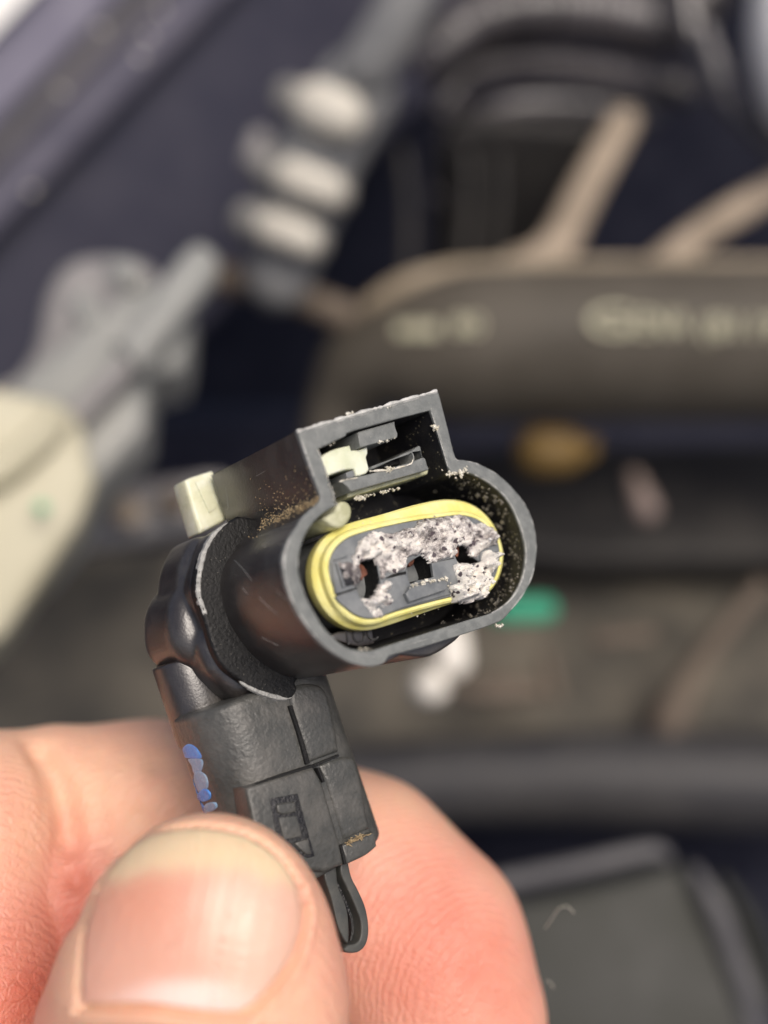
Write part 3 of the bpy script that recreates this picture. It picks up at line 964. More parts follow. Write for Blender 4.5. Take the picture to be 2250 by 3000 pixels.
it = []
for poly, n_i, r1 in ((B1, 90, .020), (B2, 60, .026), (B3, 22, .018)):
    pa = np.array([p_ for p_ in poly], float); k_i = 0
    while k_i < n_i:
        q = (rng.uniform(pa[:, 0].min(), pa[:, 0].max()), rng.uniform(pa[:, 1].min(), pa[:, 1].max()))
        if float(sd_poly(np.array([q[0]]), np.array([q[1]]), pa)[0]) > -14: continue
        k_i += 1
        f_ = K.F(E3(*q), FACE + .05)
        gi = min(len(gu)-1, max(0, int(round((f_[0] - gu[0]) / .0085)))); gj = min(len(gv)-1, max(0, int(round((f_[1] - gv[0]) / .0085))))
        it.append((K.out((f_[0], f_[1], FACE + max(hh[gi, gj], 0))), .006 + r1 * rng.random() ** 2))
chips(it, 'corrosion_crumbs', M['crumb'])
it = []
it += line_items([(410,235),(440,235)], C1, -.005, 14, 3, .006, .018)
it += line_items([(650,195),(690,185)], C1, -.005, 5, 2, .005, .010)
it += line_items([(930,310),(955,325)], C1, -.01, 16, 4, .010, .024)
it += line_items([(1010,590),(1060,600),(1100,590),(1130,560)], C1, -.005, 40, 5, .006, .020)
it += line_items([(1090,570),(1105,625)], C1, 0.0, 16, 2, .008, .020)
it += line_items([(640,570),(690,570)], C1, -.07, 16, 4, .008, .022)
it += line_items([(440,755),(520,735),(720,680)], C1, -.2, 34, 3, .007, .019)
it += line_items([(450,750),(520,735)], C1, -.2, 5, 2, .015, .028)
it += line_items([(560,410),(640,400),(700,375)], C1, -.06, 22, 2, .006, .015)
it += line_items([(240,440),(290,410),(330,400)], C1, -.03, 14, 4, .006, .016)
it += line_items([(225,450),(300,660),(345,780)], C1, -.01, 26, 3, .004, .012)
it += line_items([(1310,1525),(1350,1515)], C1, -.03, 9, 2, .010, .022)
it += line_items([(780,1290),(900,1250),(1020,1235)], C1, FACE + .08, 60, 3, .006, .018)
it += line_items([(430,920),(540,890),(1100,1400),(960,1405),(780,1460)], C1, -.16, 12, 8, .004, .010)
it += line_items([(1040,1290),(1100,1340),(1200,1340)], C1, FACE + .04, 30, 8, .006, .02)
it += line_items([(480,1665),(560,1665)], C1, -.05, 20, 3, .004, .011)
chips(it, 'pale_dust', M['chip'])
it = []
for _ in range(420):                          # grit stuck to the right wall of the mouth
    a, b = rng.random(), rng.random()
    path = [(1130,600),(1250,650),(1340,740),(1410,830),(1455,950),(1478,1080),(1468,1200),(1420,1310),(1330,1410),(1200,1470)]
    t = a * (len(path) - 1); j = min(int(t), len(path) - 2); u = t - j
    c = np.array(path[j]) * (1-u) + np.array(path[j+1]) * u
    w = -.02 - .55 * b ** 1.3
    q = np.array(K.F(C1(*c), 0))
    it.append((K.out((q[0] - .012 - rng.random()*.01, q[1] + rng.gauss(0, .01), w)), (.004 + .024 * rng.random() ** 3.2)))
chips(it, 'grit', M['goldchip'])
it = line_items([(980,330),(1010,470),(1020,590)], C1, -.12, 60, 8, .004, .012)
chips(it, 'grit', M['goldchip'])
# tan dirt in the corner between box and shell
it = []
so2 = np.array(offset(shell_out, .003))
ci = nearest(so2.tolist(), C1(246, 748))
for _ in range(620):
    g = rng.gauss(0, 1)
    tt = g * 3.2
    j = int(math.floor(ci + tt)); u = ci + tt - j
    q = so2[j % len(so2)] * (1-u) + so2[(j+1) % len(so2)] * u
    w = -.03 - 1.0 * rng.random() ** (1.5 if abs(g) < .6 else 1.0)
    it.append((K.out((q[0], q[1], w)), rng.uniform(.003, .011) * (1.4 if abs(g) < .4 else .8)))
chips(it, 'tan_dirt', M['tan'])
it = line_items([(305,1235),(345,1300)], C2, -1.6, 3, 2, .01, .018)
it += [(V(C2(305, 1230), -.75 + .0), .022), (V(C2(345, 1300), -.72), .02), (V(C2(205, 1515), -1.1), .012)]
it += line_items([(780,340),(800,335)], C2, -.9, 4, 2, .008, .014)

# ------------------------------------------------------------------ the hand
ox, oy, oz = np.arange(-7.5, 4.2, .07), np.arange(-10.5, -.1, .07), np.arange(-4.6, 2.6, .07)


def hand_sdf(X, Y, Z, grooves=True):
    def cap(a, b, ra, rb, sc=(1, 1, 1)):
        a = np.array(a, float); b = np.array(b, float); d = b - a
        px, py, pz = (X - a[0]), (Y - a[1]), (Z - a[2])
        t = np.clip((px*d[0] + py*d[1] + pz*d[2]) / (d @ d), 0, 1)
        qx, qy, qz = px - d[0]*t, py - d[1]*t, (pz - d[2]*t)
        return np.sqrt((qx/sc[0])**2 + (qy/sc[1])**2 + (qz/sc[2])**2) - (ra + (rb - ra)*t)

    def smin(a, b, k_):
        h = np.clip(.5 + .5*(b - a)/k_, 0, 1)
        return b*(1 - h) + a*h - k_*h*(1 - h)

    def chain(pts, k_=.25, sc=(1, 1, 1)):
        r = None
        for (a, ra), (b, rb) in zip(pts[:-1], pts[1:]):
            c = cap(a, b, ra, rb, sc)
            r = c if r is None else smin(r, c, k_)
        return r
    # thumb: wide flattened tip, nail side toward the camera
    thumb = chain([(V(D(450, 2005), .78), .93), (V(D(437, 2130), .74), 1.16), (V(D(415, 2330), .60), 1.24), (V(D(330, 2700), .2), 1.15), (V(D(250, 3200), -.6), 1.4)], .25, (1.0, 1.0, .74))
    thumb = smin(thumb, cap(V(D(300, 2000), .50), V(D(238, 2200), .40), .42, .60), .24)
    # index finger, crossing behind the plug
    index = chain([(V(D(960, 2200), -2.45), 1.13), (V(D(900, 2045), -2.55), 1.15), (V(D(765, 1905), -2.75), 1.14), (V(D(560, 1800), -3.0), 1.02), (V(D(330, 1752), -2.8), .95), (V(D(120, 1752), -2.5), .95)], .35)
    web = cap(V(D(190, 1950), -2.2), V(D(300, 2500), -1.6), 1.0, 1.1)
    index = smin(index, web, .2)
    index2 = chain([(V(D(40, 1765), -2.3), .93), (V(D(-70, 1800), -1.9), 1.0), (V(D(-70, 2150), -1.3), 1.05), (V(D(-60, 2700), -.9), 1.15), (V(D(-100, 3200), -1.2), 1.3)], .3)
    idx_ = smin(index, index2, .08)
    idx_ = smin(idx_, chain([(V(D(-420, 1560), -1.6), 1.15), (V(D(-480, 2000), -1.4), 1.5), (V(D(-380, 2900), -1.2), 1.7)], .4), .3)
    # middle, ring and little fingers curl below the frame
    mid = chain([(V(D(700, 2680), -2.6), .8), (V(D(350, 2620), -3.0), .85), (V(D(-150, 2650), -2.5), .95), (V(D(-250, 3200), -1.6), 1.2)], .25)
    rng_ = chain([(V(D(600, 3020), -2.5), .75), (V(D(250, 3000), -2.9), .82), (V(D(-200, 3050), -2.4), .9), (V(D(-250, 3400), -1.8), 1.1)], .25)
    lit = chain([(V(D(450, 3330), -2.2), .62), (V(D(200, 3330), -2.6), .7), (V(D(-200, 3400), -2.2), .8), (V(D(-200, 3650), -2.0), 1.0)], .25)
    palm = chain([(V(D(-60, 3150), -1.2), 1.35), (V(D(60, 3900), -1.4), 1.7)], .4)
    r = smin(thumb, palm, .5)
    r = smin(r, idx_, .14)
    for q in (mid, rng_, lit): r = smin(r, q, .12)
    return r


def surface_nets(sd, x, y, z):
    s = sd < 0
    nx, ny, nz = sd.shape
    cs = [(i, j, l) for i in (0, 1) for j in (0, 1) for l in (0, 1)]
    cnt = np.zeros((nx-1, ny-1, nz-1), int)
    for i, j, l in cs: cnt += s[i:nx-1+i, j:ny-1+j, l:nz-1+l]
    act = (cnt > 0) & (cnt < 8)
    I = np.argwhere(act); id_ = -np.ones(act.shape, int); id_[act] = np.arange(len(I))
    acc = np.zeros((len(I), 3)); num = np.zeros(len(I))
    for a in cs:
        for ax in range(3):
            if a[ax]: continue
            b = list(a); b[ax] = 1
            va = sd[I[:, 0]+a[0], I[:, 1]+a[1], I[:, 2]+a[2]]; vb = sd[I[:, 0]+b[0], I[:, 1]+b[1], I[:, 2]+b[2]]
            m_ = (va < 0) != (vb < 0)
            t = np.where(m_, va / np.where(m_, va - vb, 1), 0)
            p = np.tile(np.array(a, float), (len(I), 1)); p[:, ax] += t
            acc += p * m_[:, None]; num += m_
    p = I + acc / num[:, None]
    v = np.stack([x[0] + p[:, 0]*(x[1]-x[0]), y[0] + p[:, 1]*(y[1]-y[0]), z[0] + p[:, 2]*(z[1]-z[0])], 1)
    faces = []
    for ax in range(3):
        sl0 = [slice(1, -1)]*3; sl1 = [slice(1, -1)]*3
        sl0[ax] = slice(0, -1); sl1[ax] = slice(1, None)
        A, B = s[tuple(sl0)], s[tuple(sl1)]
        for flip in (False, True):
            E = np.argwhere((A & ~B) if not flip else (~A & B))
            o = [1, 1, 1]; o[ax] = 0
            E = E + np.array(o)
            u, w_ = [(1, 2), (2, 0), (0, 1)][ax]
            def g(du, dw):
                c = E.copy(); c[:, u] -= du; c[:, w_] -= dw
                return id_[c[:, 0], c[:, 1], c[:, 2]]
            q = np.stack([g(1, 1), g(0, 1), g(0, 0), g(1, 0)], 1)
            if flip: q = q[:, ::-1]
            q = q[(q >= 0).all(1)]
            faces.append(q)
    return v, np.concatenate(faces)


GX, GY, GZ = np.meshgrid(ox, oy, oz, indexing='ij')
sd = hand_sdf(GX.astype(np.float32), GY.astype(np.float32), GZ.astype(np.float32))
# skin is pressed aside where the plug is gripped: soft dents and folds
hv, hf = surface_nets(sd, ox, oy, oz)
del GX, GY, GZ
def grad(f, p, e=.01):
    return np.stack([f(p[:, 0]+e, p[:, 1], p[:, 2]) - f(p[:, 0]-e, p[:, 1], p[:, 2]),
                     f(p[:, 0], p[:, 1]+e, p[:, 2]) - f(p[:, 0], p[:, 1]-e, p[:, 2]),
                     f(p[:, 0], p[:, 1], p[:, 2]+e) - f(p[:, 0], p[:, 1], p[:, 2]-e)], 1)


import bmesh
bmh = bmesh.new()
_vs = [bmh.verts.new(p) for p in hv.tolist()]
for q in hf.tolist():
    try: bmh.faces.new([_vs[i] for i in q])
    except ValueError: pass
tc_ = V(D(415, 2000), 1.3)
ed_ = [e for e in bmh.edges if (np.linalg.norm(np.array(e.verts[0].co[:]) - tc_) < 1.35 and e.verts[0].co.z > .3)]
bmesh.ops.subdivide_edges(bmh, edges=ed_, cuts=2, use_grid_fill=True)
bmh.verts.index_update()
hv = np.array([v.co[:] for v in bmh.verts]); hf = [[v.index for v in f.verts] for f in bmh.faces]
bmh.free()
hg = grad(hand_sdf, hv); hg /= np.linalg.norm(hg, axis=1)[:, None] + 1e-9
hv = hv - hg * hand_sdf(hv[:, 0], hv[:, 1], hv[:, 2])[:, None] * .9


def groove(path, depth, width, v, nrm):
    pts = np.array(smooth_path(path, 6)); best = np.full(len(v), 1e9)
    for a, b in zip(pts[:-1], pts[1:]):
        d = b - a; t = np.clip(((v - a) @ d) / (d @ d), 0, 1)
        best = np.minimum(best, np.sum((v - a - t[:, None]*d)**2, 1))
    return v - nrm * (depth * np.exp(-best / width**2))[:, None]


def hit(p, f=hand_sdf, zs=2.4):
    """first skin point along the line of sight"""
    d = np.array([(p[0]-1125)/FPX, -(p[1]-1500)/FPX, -1.0]); o = np.array([0, 0, CAMZ]); t = CAMZ - zs
    for _ in range(80):
        q = o + d*t; s_ = float(f(*[np.array([c]) for c in q])[0])
        if abs(s_) < 1e-4 or t > 16: break
        t += s_*.8
    return o + d*t


# nail on the thumb
NL = [(177,2169),(181,2040),(208,1935),(249,1867),(302,1817),(363,1797),(423,1790),(484,1795),(544,1814),(597,1851),(635,1904),(650,1965),(640,2033),(616,2086),(574,2139),(529,2180),(484,2186),(415,2180),(332,2168),(249,2167)]
npx = np.array(cat_rom([p if i not in (0,) else p + (1,) for i, p in enumerate(NL)], 5))
nc = np.array([415, 2000.0])
rings = [1.0, .985, .96, .92, .87] + list(np.linspace(.8, .06, 13))
nv = []; ncol = []; nr = []
EPS = .02
def nail_lift(s, q):
    return .012 + .022*(1 - s**6)
base_pts = {}
for s in rings:
    for q in npx:
        dpt = nc + (q - nc)*s
        h = hit(D(*dpt))
        g_ = grad(hand_sdf, h[None, :])[0]; g_ /= np.linalg.norm(g_)
        nv.append(h + g_ * (nail_lift(s, dpt) if s < 1 else -.03))
        # colour: cream free edge at the tip, pink bed, pale half moon at the root
        x, y = dpt
        top = 1790 + .0009*(x - 430)**2
        free = 1/(1 + math.exp((y - (top + 88 + 20*noise.noise(Vector((x*.02, 0, 0))))) / 9))
        moon = math.exp(-((x-400)/150)**2) / (1 + math.exp(-(y - 2118 - .0012*(x-400)**2)/8))
        bed = np.array([.72, .39, .285]) 
        bed = bed + np.array([.0, .08, .07]) * math.exp(-((x-560)/90)**2)  # paler band paints the gloss streak down the nail
        bed = bed + np.array([-.02, -.06, -.06]) * math.exp(-((x-300)/110)**2 - ((y-1940)/90)**2)
        cc = bed*(1-free) + np.array([.76, .58, .37])*free
        cc = cc*(1-.9*moon) + np.array([.90, .70, .62])*.9*moon
        ncol.append(cc)
        nr.append(.5 + .5*noise.noise(Vector((x*.045 + y*.008, 3.1, 0))) + .5*noise.noise(Vector((x*.16 + y*.03, 7, 0))))
n_ = len(npx); nf = []
for r in range(len(rings) - 1):
    for i in range(n_):
        j = (i+1) % n_
        nf.append((r*n_+i, r*n_+j, (r+1)*n_+j, (r+1)*n_+i))
nv.append(np.mean(nv[-n_:], axis=0)); ncol.append(ncol[-1]); nr.append(.5)
for i in range(n_): nf.append(((len(rings)-1)*n_+i, (len(rings)-1)*n_+(i+1) % n_, len(nv)-1))
# grooves: nail wall, cuticle fold, knuckle folds
wall = [hit(D(*(nc + (np.array(q)-nc)*1.03))) for q in [(186,2010),(181,2060),(177,2120),(176,2172)]]
hv = groove(wall, .04, .04, hv, hg)
wall = [hit(D(*(nc + (np.array(q)-nc)*1.03))) for q in [(660,1960),(648,2033),(622,2090),(580,2145),(530,2188)]]
hv = groove(wall, .09, .035, hv, hg)
wall = [hit(D(*(nc + (np.array(q)-nc)*1.035))) for q in [(215,1925),(252,1862),(302,1815),(363,1795),(423,1788),(484,1793),(544,1812),(600,1852),(640,1910)]]
hv = groove(wall, .05, .03, hv, hg)
wall = [hit(D(*q)) for q in [(176,2176),(249,2176),(332,2178),(415,2190),(484,2197),(532,2190)]]
hv = groove(wall, -.06, .06, hv - 0, hg) if False else groove(wall, .08, .035, hv, hg)
hv = groove([hit(D(*q)) for q in [(160,2185),(249,2194),(332,2198),(415,2210),(484,2215),(545,2205)]], -.05, .05, hv, hg)
hv = groove([hit(D(*(nc + (np.array(q)-nc)*1.09))) for q in [(640,1920),(650,1965),(640,2033),(616,2090),(574,2145)]], -.035, .05, hv, hg)
hv = groove([hit(D(*q)) for q in [(350,2330),(480,2345)]], .05, .05, hv, hg)
for a, b, dd in (([(90,1620),(130,1700),(150,1800),(165,1900),(172,1960)], .15, .13), ([(345,1650),(300,1760),(290,1860)], .045, .12),
                 ([(225,1640),(215,1740),(225,1830)], .035, .08), ([(270,1600),(262,1680),(268,1760)], .02, .06), ([(60,1600),(90,1680),(100,1760)], .03, .08), ([(1130,2050),(1080,2100),(1090,2212)], .0, .05)):
    hv = groove([hit(D(*q)) for q in a], b, dd, hv, hg)
hand = mesh_obj('person', hv, hf, M['skin'], None, base=V(D(300, 3200), -1), smooth=180)
tag(hand, 'bare hand pinching the black plug between thumb and bent index finger', 'person')
fl = np.zeros(len(hv))
for c, r, a in ((V(D(1010, 2110), -1.6), 1.35, .62), (V(D(880, 1980), -1.6), .8, .25), (V(D(1080, 1960), -2.2), .6, -.1), (V(D(180, 2120), -.6), 1.1, .6), (V(D(60, 2150), -.4), .8, .45),
                (V(D(95, 2170), .6), .45, .30), (V(D(720, 2150), .9), .5, .28), (V(D(640, 1950), 1.0), .35, .1), (V(D(180, 1960), -1.6), .5, .6), (V(D(20, 1700), -1.2), .7, .1), (V(D(160, 1880), -1.7), .22, .5), (V(D(178, 1990), -1.6), .25, .5), (V(D(140, 1780), -1.8), .18, .3)):
    fl += a * np.exp(-np.sum((hv - c)**2, 1) / (r*r))
at = hand.data.attributes.new('flush', 'FLOAT', 'POINT'); at.data.foreach_set('value', (fl + .12).astype(np.float32))
nail = mesh_obj('thumbnail', np.array(nv), nf, M['nail'], hand, smooth=180)
at = nail.data.attributes.new('nailcol', 'FLOAT_COLOR', 'POINT')
at.data.foreach_set('color', np.array([list(c) + [1] for c in ncol], np.float32).ravel())
at = nail.data.attributes.new('ridge', 'FLOAT', 'POINT'); at.data.foreach_set('value', np.array(nr, np.float32))
hr = [(1178,2005,-2.2),(1192,1985,-2.1),(1208,1962,-2.0),(1226,1958,-2.0),(1240,1972,-2.0)]
tube('fine_hair', [V(D(a, b), c) for a, b, c in hr], .0028, M['chip'], hand, n=5, sm=4)
hr = [(1180,2120,-2.2),(1190,2122,-2.2),(1196,2135,-2.2)]
tube('fine_hair', [V(D(a, b), c) for a, b, c in hr], .0022, M['chip'], hand, n=5, sm=4)

# ------------------------------------------------------------------ the engine bay behind
UPV = np.array([0, .7071, .7071]); FRV = np.array([0, -.7071, .7071])    # world up / world front in view space


def bmat(name, c1, c2=None, rough=.5, nscale=.5, **kw):
    return plastic(name, c1, rough, c2, nscale, kw.pop('bump', 0), **{**dict(spec=.25), **kw})


M['navy'] = bmat('navy_black', (.012, .013, .024), (.020, .021, .034), .5)
M['ppurple'] = bmat('purple_paint', (.17, .16, .205), (.20, .19, .235), .35, spec=.6)
M['fgrey'] = bmat('fender_grey', (.12, .115, .125), (.16, .15, .16), .5)
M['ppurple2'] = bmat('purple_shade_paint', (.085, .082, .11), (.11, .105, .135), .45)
M['navyp'] = bmat('navy_paint', (.034, .034, .050), (.044, .043, .060), .4)
M['white_paint'] = bmat('white_paint', (.85, .84, .80), (.88, .86, .82), .4)
M['grey_pl'] = bmat('grey_nylon', (.25, .255, .24), (.31, .31, .29), .45)
M['grey_dull'] = bmat('dull_grey', (.20, .19, .19), (.28, .27, .26), .5)
M['cream'] = bmat('cream_plastic', (.45, .42, .30), (.50, .47, .35), .45)
M['green'] = bmat('green_plastic', (.03, .26, .15), (.05, .34, .20), .45)
M['greenp'] = bmat('green_paint', (.20, .46, .26), (.24, .5, .3), .5)
M['bellow'] = bmat('pale_rubber', (.52, .49, .42), (.62, .585, .50), .45)
M['bellow_m'] = bmat('mid_rubber', (.20, .195, .18), (.27, .26, .24), .4)
M['bellow_d'] = bmat('grey_rubber', (.17, .172, .172), (.23, .23, .225), .5)
M['tanmetal'] = bmat('dusty_metal', (.27, .22, .165), (.38, .31, .235), .6)
M['brownmetal'] = bmat('brown_metal', (.11, .085, .065), (.15, .12, .09), .6)
M['beam'] = bmat('dusty_black_beam', (.058, .050, .038), (.100, .088, .070), .6, .35, mixlo=.3, mixhi=.7)
M['beamtop'] = bmat('beam_top_dust', (.27, .22, .155), (.35, .29, .21), .7)
M['chalk'] = bmat('yellow_marking', (.42, .40, .28), (.50, .48, .34), .6)
M['hose'] = bmat('ribbed_hose', (.065, .058, .059), (.12, .108, .110), .32, spec=1.0)
M['tray'] = bmat('tray', (.050, .047, .041), (.13, .115, .09), .6, .30, mixlo=.40, mixhi=.66)
M['traydark'] = bmat('tray_dark', (.022, .021, .021), (.040, .037, .034), .6, .3)
M['boxm'] = bmat('box_grey', (.018, .019, .016), (.030, .031, .025), .5, .5)
M['tubem'] = bmat('dark_tube', (.038, .037, .039), (.052, .050, .050), .5)
M['boxedge'] = bmat('box_edge', (.09, .087, .09), (.13, .125, .125), .4)
M['ochre'] = bmat('ochre_metal', (.12, .075, .022), (.16, .10, .03), .5)
M['bolt'] = bmat('bright_bolt', (.72, .68, .60), (.80, .76, .68), .35)
M['pinkbolt'] = bmat('dull_bolt', (.17, .13, .11), (.22, .17, .15), .45)


def btube(name, pts, rads, mat, label=None, cat=None, parent=None, sm=5, n=24, flat=1.0, group=None, dpx=True, **kw):
    """pts: (Dx, Dy, z); rads in display px"""
    vp = [V(D(p[0], p[1]), p[2]) for p in pts]
    if not hasattr(rads, '__len__'): rads = [rads]*len(pts)
    rr = [r*1.35624/FPX*(CAMZ - p[2]) for r, p in zip(rads, pts)]
    o = tube(name, vp, rr, mat, parent, n=n, sm=sm, flat=flat, **kw)
    if label: tag(o, label, cat, group)
    return o


def bprism(name, pts, O, axes, thick, mat, label=None, cat=None, parent=None, bev=.3, h=0.0, group=None, **kw):
    """pts display px (third entry = corner) traced on the plane through O, thick cm deep"""
    fr = Frame(O, *axes)
    lp = trace(fr, pts, h, D, 5)
    o = prism(name, fr, lp, h - thick, h, mat, parent, bev=bev, res=3, **kw)
    if label: tag(o, label, cat, group)
    return o


UP_FR = (np.array([1., 0, 0]), UPV, FRV)                  # drawn on a vertical face toward the viewer
HOR = (np.array([1., 0, 0]), -FRV, UPV)                   # drawn on a horizontal face


def quad(name, pts_world, mat):
    me = bpy.data.meshes.new(name)
    me.from_pydata(pts_world, [], [(0, 1, 2, 3)]); me.update(); me.materials.append(mat)
    o = bpy.data.objects.new(name, me); C.objects.link(o); o['kind'] = 'structure'
    return o


quad('engine_bay_floor', [(-3, -3, 0), (3, -3, 0), (3, 3, 0), (-3, 3, 0)], M['navy'])
quad('engine_bay_wall', [(-1.2, .42, .004), (1.2, .42, .004), (1.2, .50, .42), (-1.2, .50, .42)], M['navy'])

# inner fender, upper left: stepped painted panels running diagonally
fd = np.array(V(D(480, 0), -26) - V(D(0, 500), -20)); fd /= np.linalg.norm(fd)
FA = ortho(np.cross(fd, np.array([.62, -.55, .55])) * 1.0, fd)
nrm = np.array([.45, -.25, .86]); nrm -= fd*(nrm @ fd); nrm /= np.linalg.norm(nrm)
FAX = (np.cross(fd, nrm), fd, nrm)
fender = Thing('inner_fender', V(D(100, 300), -24), 'purple-grey painted inner fender crossing the upper left corner diagonally', 'car panel')
def fpan(name, pts, O, thick, mat, **kw): return bprism(name, pts, O, FAX, thick, mat, parent=fender, **kw)
def band(c0, c1, x0=-500, x1=1400):          # strip between two parallel diagonals x + .96 y = c
    return [(x0, (c0 - x0)/.96, 1), (x1, (c0 - x1)/.96, 1), (x1, (c1 - x1)/.96, 1), (x0, (c1 - x0)/.96, 1)]


fpan('panel_flange', band(-200, 255), V(D(150, 50), -23.5), 1.0, M['ppurple'], bev=.25)
fpan('panel_lip', band(235, 345), V(D(150, 150), -24.2), 1.0, M['fgrey'], bev=.3)
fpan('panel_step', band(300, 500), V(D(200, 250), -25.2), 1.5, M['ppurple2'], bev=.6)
fpan('panel_wall', band(400, 1130, -800, 1000), V(D(300, 400), -27.5), 1.0, M['navyp'], bev=.3)
fpan('painted_edge', band(-400, 60), V(D(20, 10), -21.5), .6, M['white_paint'], bev=.1)
for q in ((480, 20), (440, 75), (415, 120), (180, 195), (90, 410), (300, 60)):      # stuck droplets, their specular glint painted as a pale colour
    btube('droplet', [(q[0]*.72, q[1], -21.9), (q[0]*.72 + 9, q[1] + 5, -21.9)], [5, 4], M['bolt'], parent=fender, sm=0, n=8)

# bellows strut; cream rings paint the highlights on its ribs
bel = Thing('bellows_strut', V(D(600, 600), -24), 'pale ribbed rubber bellows hanging from a grey tube', 'bellows')
btube('strut_tube', [(930,-140,-22),(870,20,-22),(790,150,-22.5)], [70, 62, 60], M['bellow_d'], parent=bel)
for cx, cy, rx, rr_, rv_ in ((690,235,108,28,58), (650,392,116,44,42), (602,500,108,38,40)):
    a = math.radians(20); ca, sa = math.cos(a), math.sin(a)
    btube('bellows_rib', [(cx - rx*.62*ca, cy - rx*.62*sa, -22.3), (cx + rx*.62*ca, cy + rx*.62*sa, -22.0)], [40, 46], M['bellow_m'], parent=bel, sm=0)
    btube('bellows_ring', [(cx + 20 - rr_*ca*.9, cy + 6 - rr_*.9*sa, -21.9), (cx + 22 + rr_*ca*.9, cy + 8 + rr_*.9*sa, -21.7)], [rv_, rv_*.95], M['bellow'], parent=bel, sm=0)
btube('bellows_core', [(770,200,-23.5),(690,330,-23.5),(640,460,-23.5),(600,600,-23.5)], [90, 95, 90, 70], M['bellow_d'], parent=bel)
btube('bellows_tip', [(560,300,-23),(548,345,-23)], [22, 28], M['grey_dull'], parent=bel, sm=0)
btube('bellows_tip', [(540,470,-23.3),(560,500,-23.3)], [26, 30], M['grey_dull'], parent=bel, sm=0)

# grey plug with lever and cream housing at the left
gp = Thing('grey_wiring_plug', V(D(200, 900), -16), 'light grey plug with long lever and stepped side, left of the black plug', 'wiring plug')
TILT = ortho((.10, .25, .96), (.56, .83, 0))
def gprism(name, pts, z, thick, mat, **kw): return bprism(name, pts, V(D(250, 800), z), TILT, thick, mat, parent=gp, **kw)
gprism('plug_body', [(60,1250,1),(30,1000,1),(20,830,1),(250,640,1),(340,600,1),(412,645,1),(405,740,1),(392,792,1),(320,812,1),(310,925,1),(235,1010,1),(190,1060,1),(150,1150,1)], -15.5, 2.5, M['grey_pl'], bev=.3)
gprism('lever_guide', [(120,900,1),(330,690,1),(360,720,1),(150,940,1)], -14.6, 1.0, M['grey_dull'], bev=.15)
gprism('lever', [(240,735,1),(385,545,1),(425,515),(470,545),(460,595,1),(300,800,1)], -14.3, .9, M['grey_pl'], bev=.35)
gprism('plug_back', [(-60,900,1),(60,760),(90,640),(140,560),(230,540),(320,560),(350,640),(200,800)], -17.5, 1.5, M['grey_dull'], bev=.5)
btube('clip_boss', [(262,590,-16.6),(282,600,-16.3)], [34, 34], M['grey_pl'], parent=gp, sm=0)
btube('clip_boss', [(180,660,-16.3),(196,690,-16.0)], [30, 30], M['grey_pl'], parent=gp, sm=0)

ch = Thing('cream_housing', V(D(50, 1300), -13), 'cream yellow plastic housing with a green paint dot at the left edge', 'housing')
CA = ortho((.25, .20, .95), (.5, .86, 0))
bprism('housing_body', [(-200,1480,1),(-200,800,1),(0,835,1),(125,862,1),(172,905),(206,1035,1),(180,1115,1),(10,1375,1)], V(D(80, 1050), -13.2), CA, 2.5, M['cream'], parent=ch, bev=.35)
bprism('housing_ridge', [(-200,1120,1),(-200,960,1),(0,960),(110,870),(150,890),(120,950),(0,1050)], V(D(80, 1000), -12.7), CA, 1.0, M['cream'], parent=ch, bev=.3)
bprism('housing_foot', [(-200,1500,1),(-200,1300,1),(0,1290),(25,1330),(10,1390),(-60,1440)], V(D(0, 1350), -13.5), CA, 1.6, M['cream'], parent=ch, bev=.4)
btube('paint_dot', [(88,1096,-12.5),(92,1098,-12.5)], [15, 15], M['greenp'], parent=ch, sm=0)

# beam with struts and yellow markings
bm = Thing('cross_beam', V(D(1200, 900), -26), 'dusty black cross member with yellow printed markings, spanning the right half', 'cross member')
BO = V(D(1200, 750), -25)
btube('beam_body', [(700,960,-26),(735,870,-25.8),(810,785,-25.3),(960,750,-25),(1200,738,-25),(2200,735,-25)], [50, 70, 115, 165, 174, 176], M['beam'], parent=bm, n=48, smooth=180)
btube('beam_top', [(800,662,-24.2),(860,625,-24),(950,600,-24),(1060,590,-24),(1400,588,-24),(2000,588,-24)], [22, 26, 30, 30, 31, 31], M['beamtop'], parent=bm, flat=1)
btube('beam_strut', [(1120,600,-26.5),(1195,545,-27),(1260,420,-29),(1345,265,-31)], [60, 44, 38, 34], M['tanmetal'], parent=bm, sm=4)
btube('beam_strut', [(1400,610,-26.5),(1460,550,-27),(1560,475,-28.5),(1760,360,-31)], [44, 36, 32, 30], M['tanmetal'], parent=bm, sm=4)
fr = Frame(BO, *UP_FR)


def mark(cx, cy, w, h, seed, body):
    t_ = bpy.data.curves.new('mk', 'FONT'); t_.body = body; t_.size = 1; t_.extrude = .02; t_.offset = .015
    o_ = bpy.data.objects.new('mk', t_); C.objects.link(o_)
    m_ = bpy.data.meshes.new_from_object(o_.evaluated_get(bpy.context.evaluated_depsgraph_get()))
    q = np.array([v.co[:] for v in m_.vertices]); ff_ = [list(p.vertices) for p in m_.polygons]
    bpy.data.objects.remove(o_)
    q[:, :2] -= q[:, :2].min(0); q[:, :2] /= q[:, :2].max(0)
    tree = BVHTree.FromPolygons([tuple(v) for v in VS['beam_body'][0]], [tuple(int(i) for i in f) for f in VS['beam_body'][1]])
    v = []
    for p in q:
        px, py = D(cx - w/2 + p[0]*w, cy + h/2 - p[1]*h)
        d = Vector(((px-1125)/FPX, -(py-1500)/FPX, -1)).normalized()
        hh_ = tree.ray_cast(Vector((0, 0, CAMZ)), d)[0]
        v.append(np.array(hh_ - d * (.12 + p[2])))
    mesh_obj('printed_marking', np.array(v), ff_, M['chalk'], bm, smooth=0)


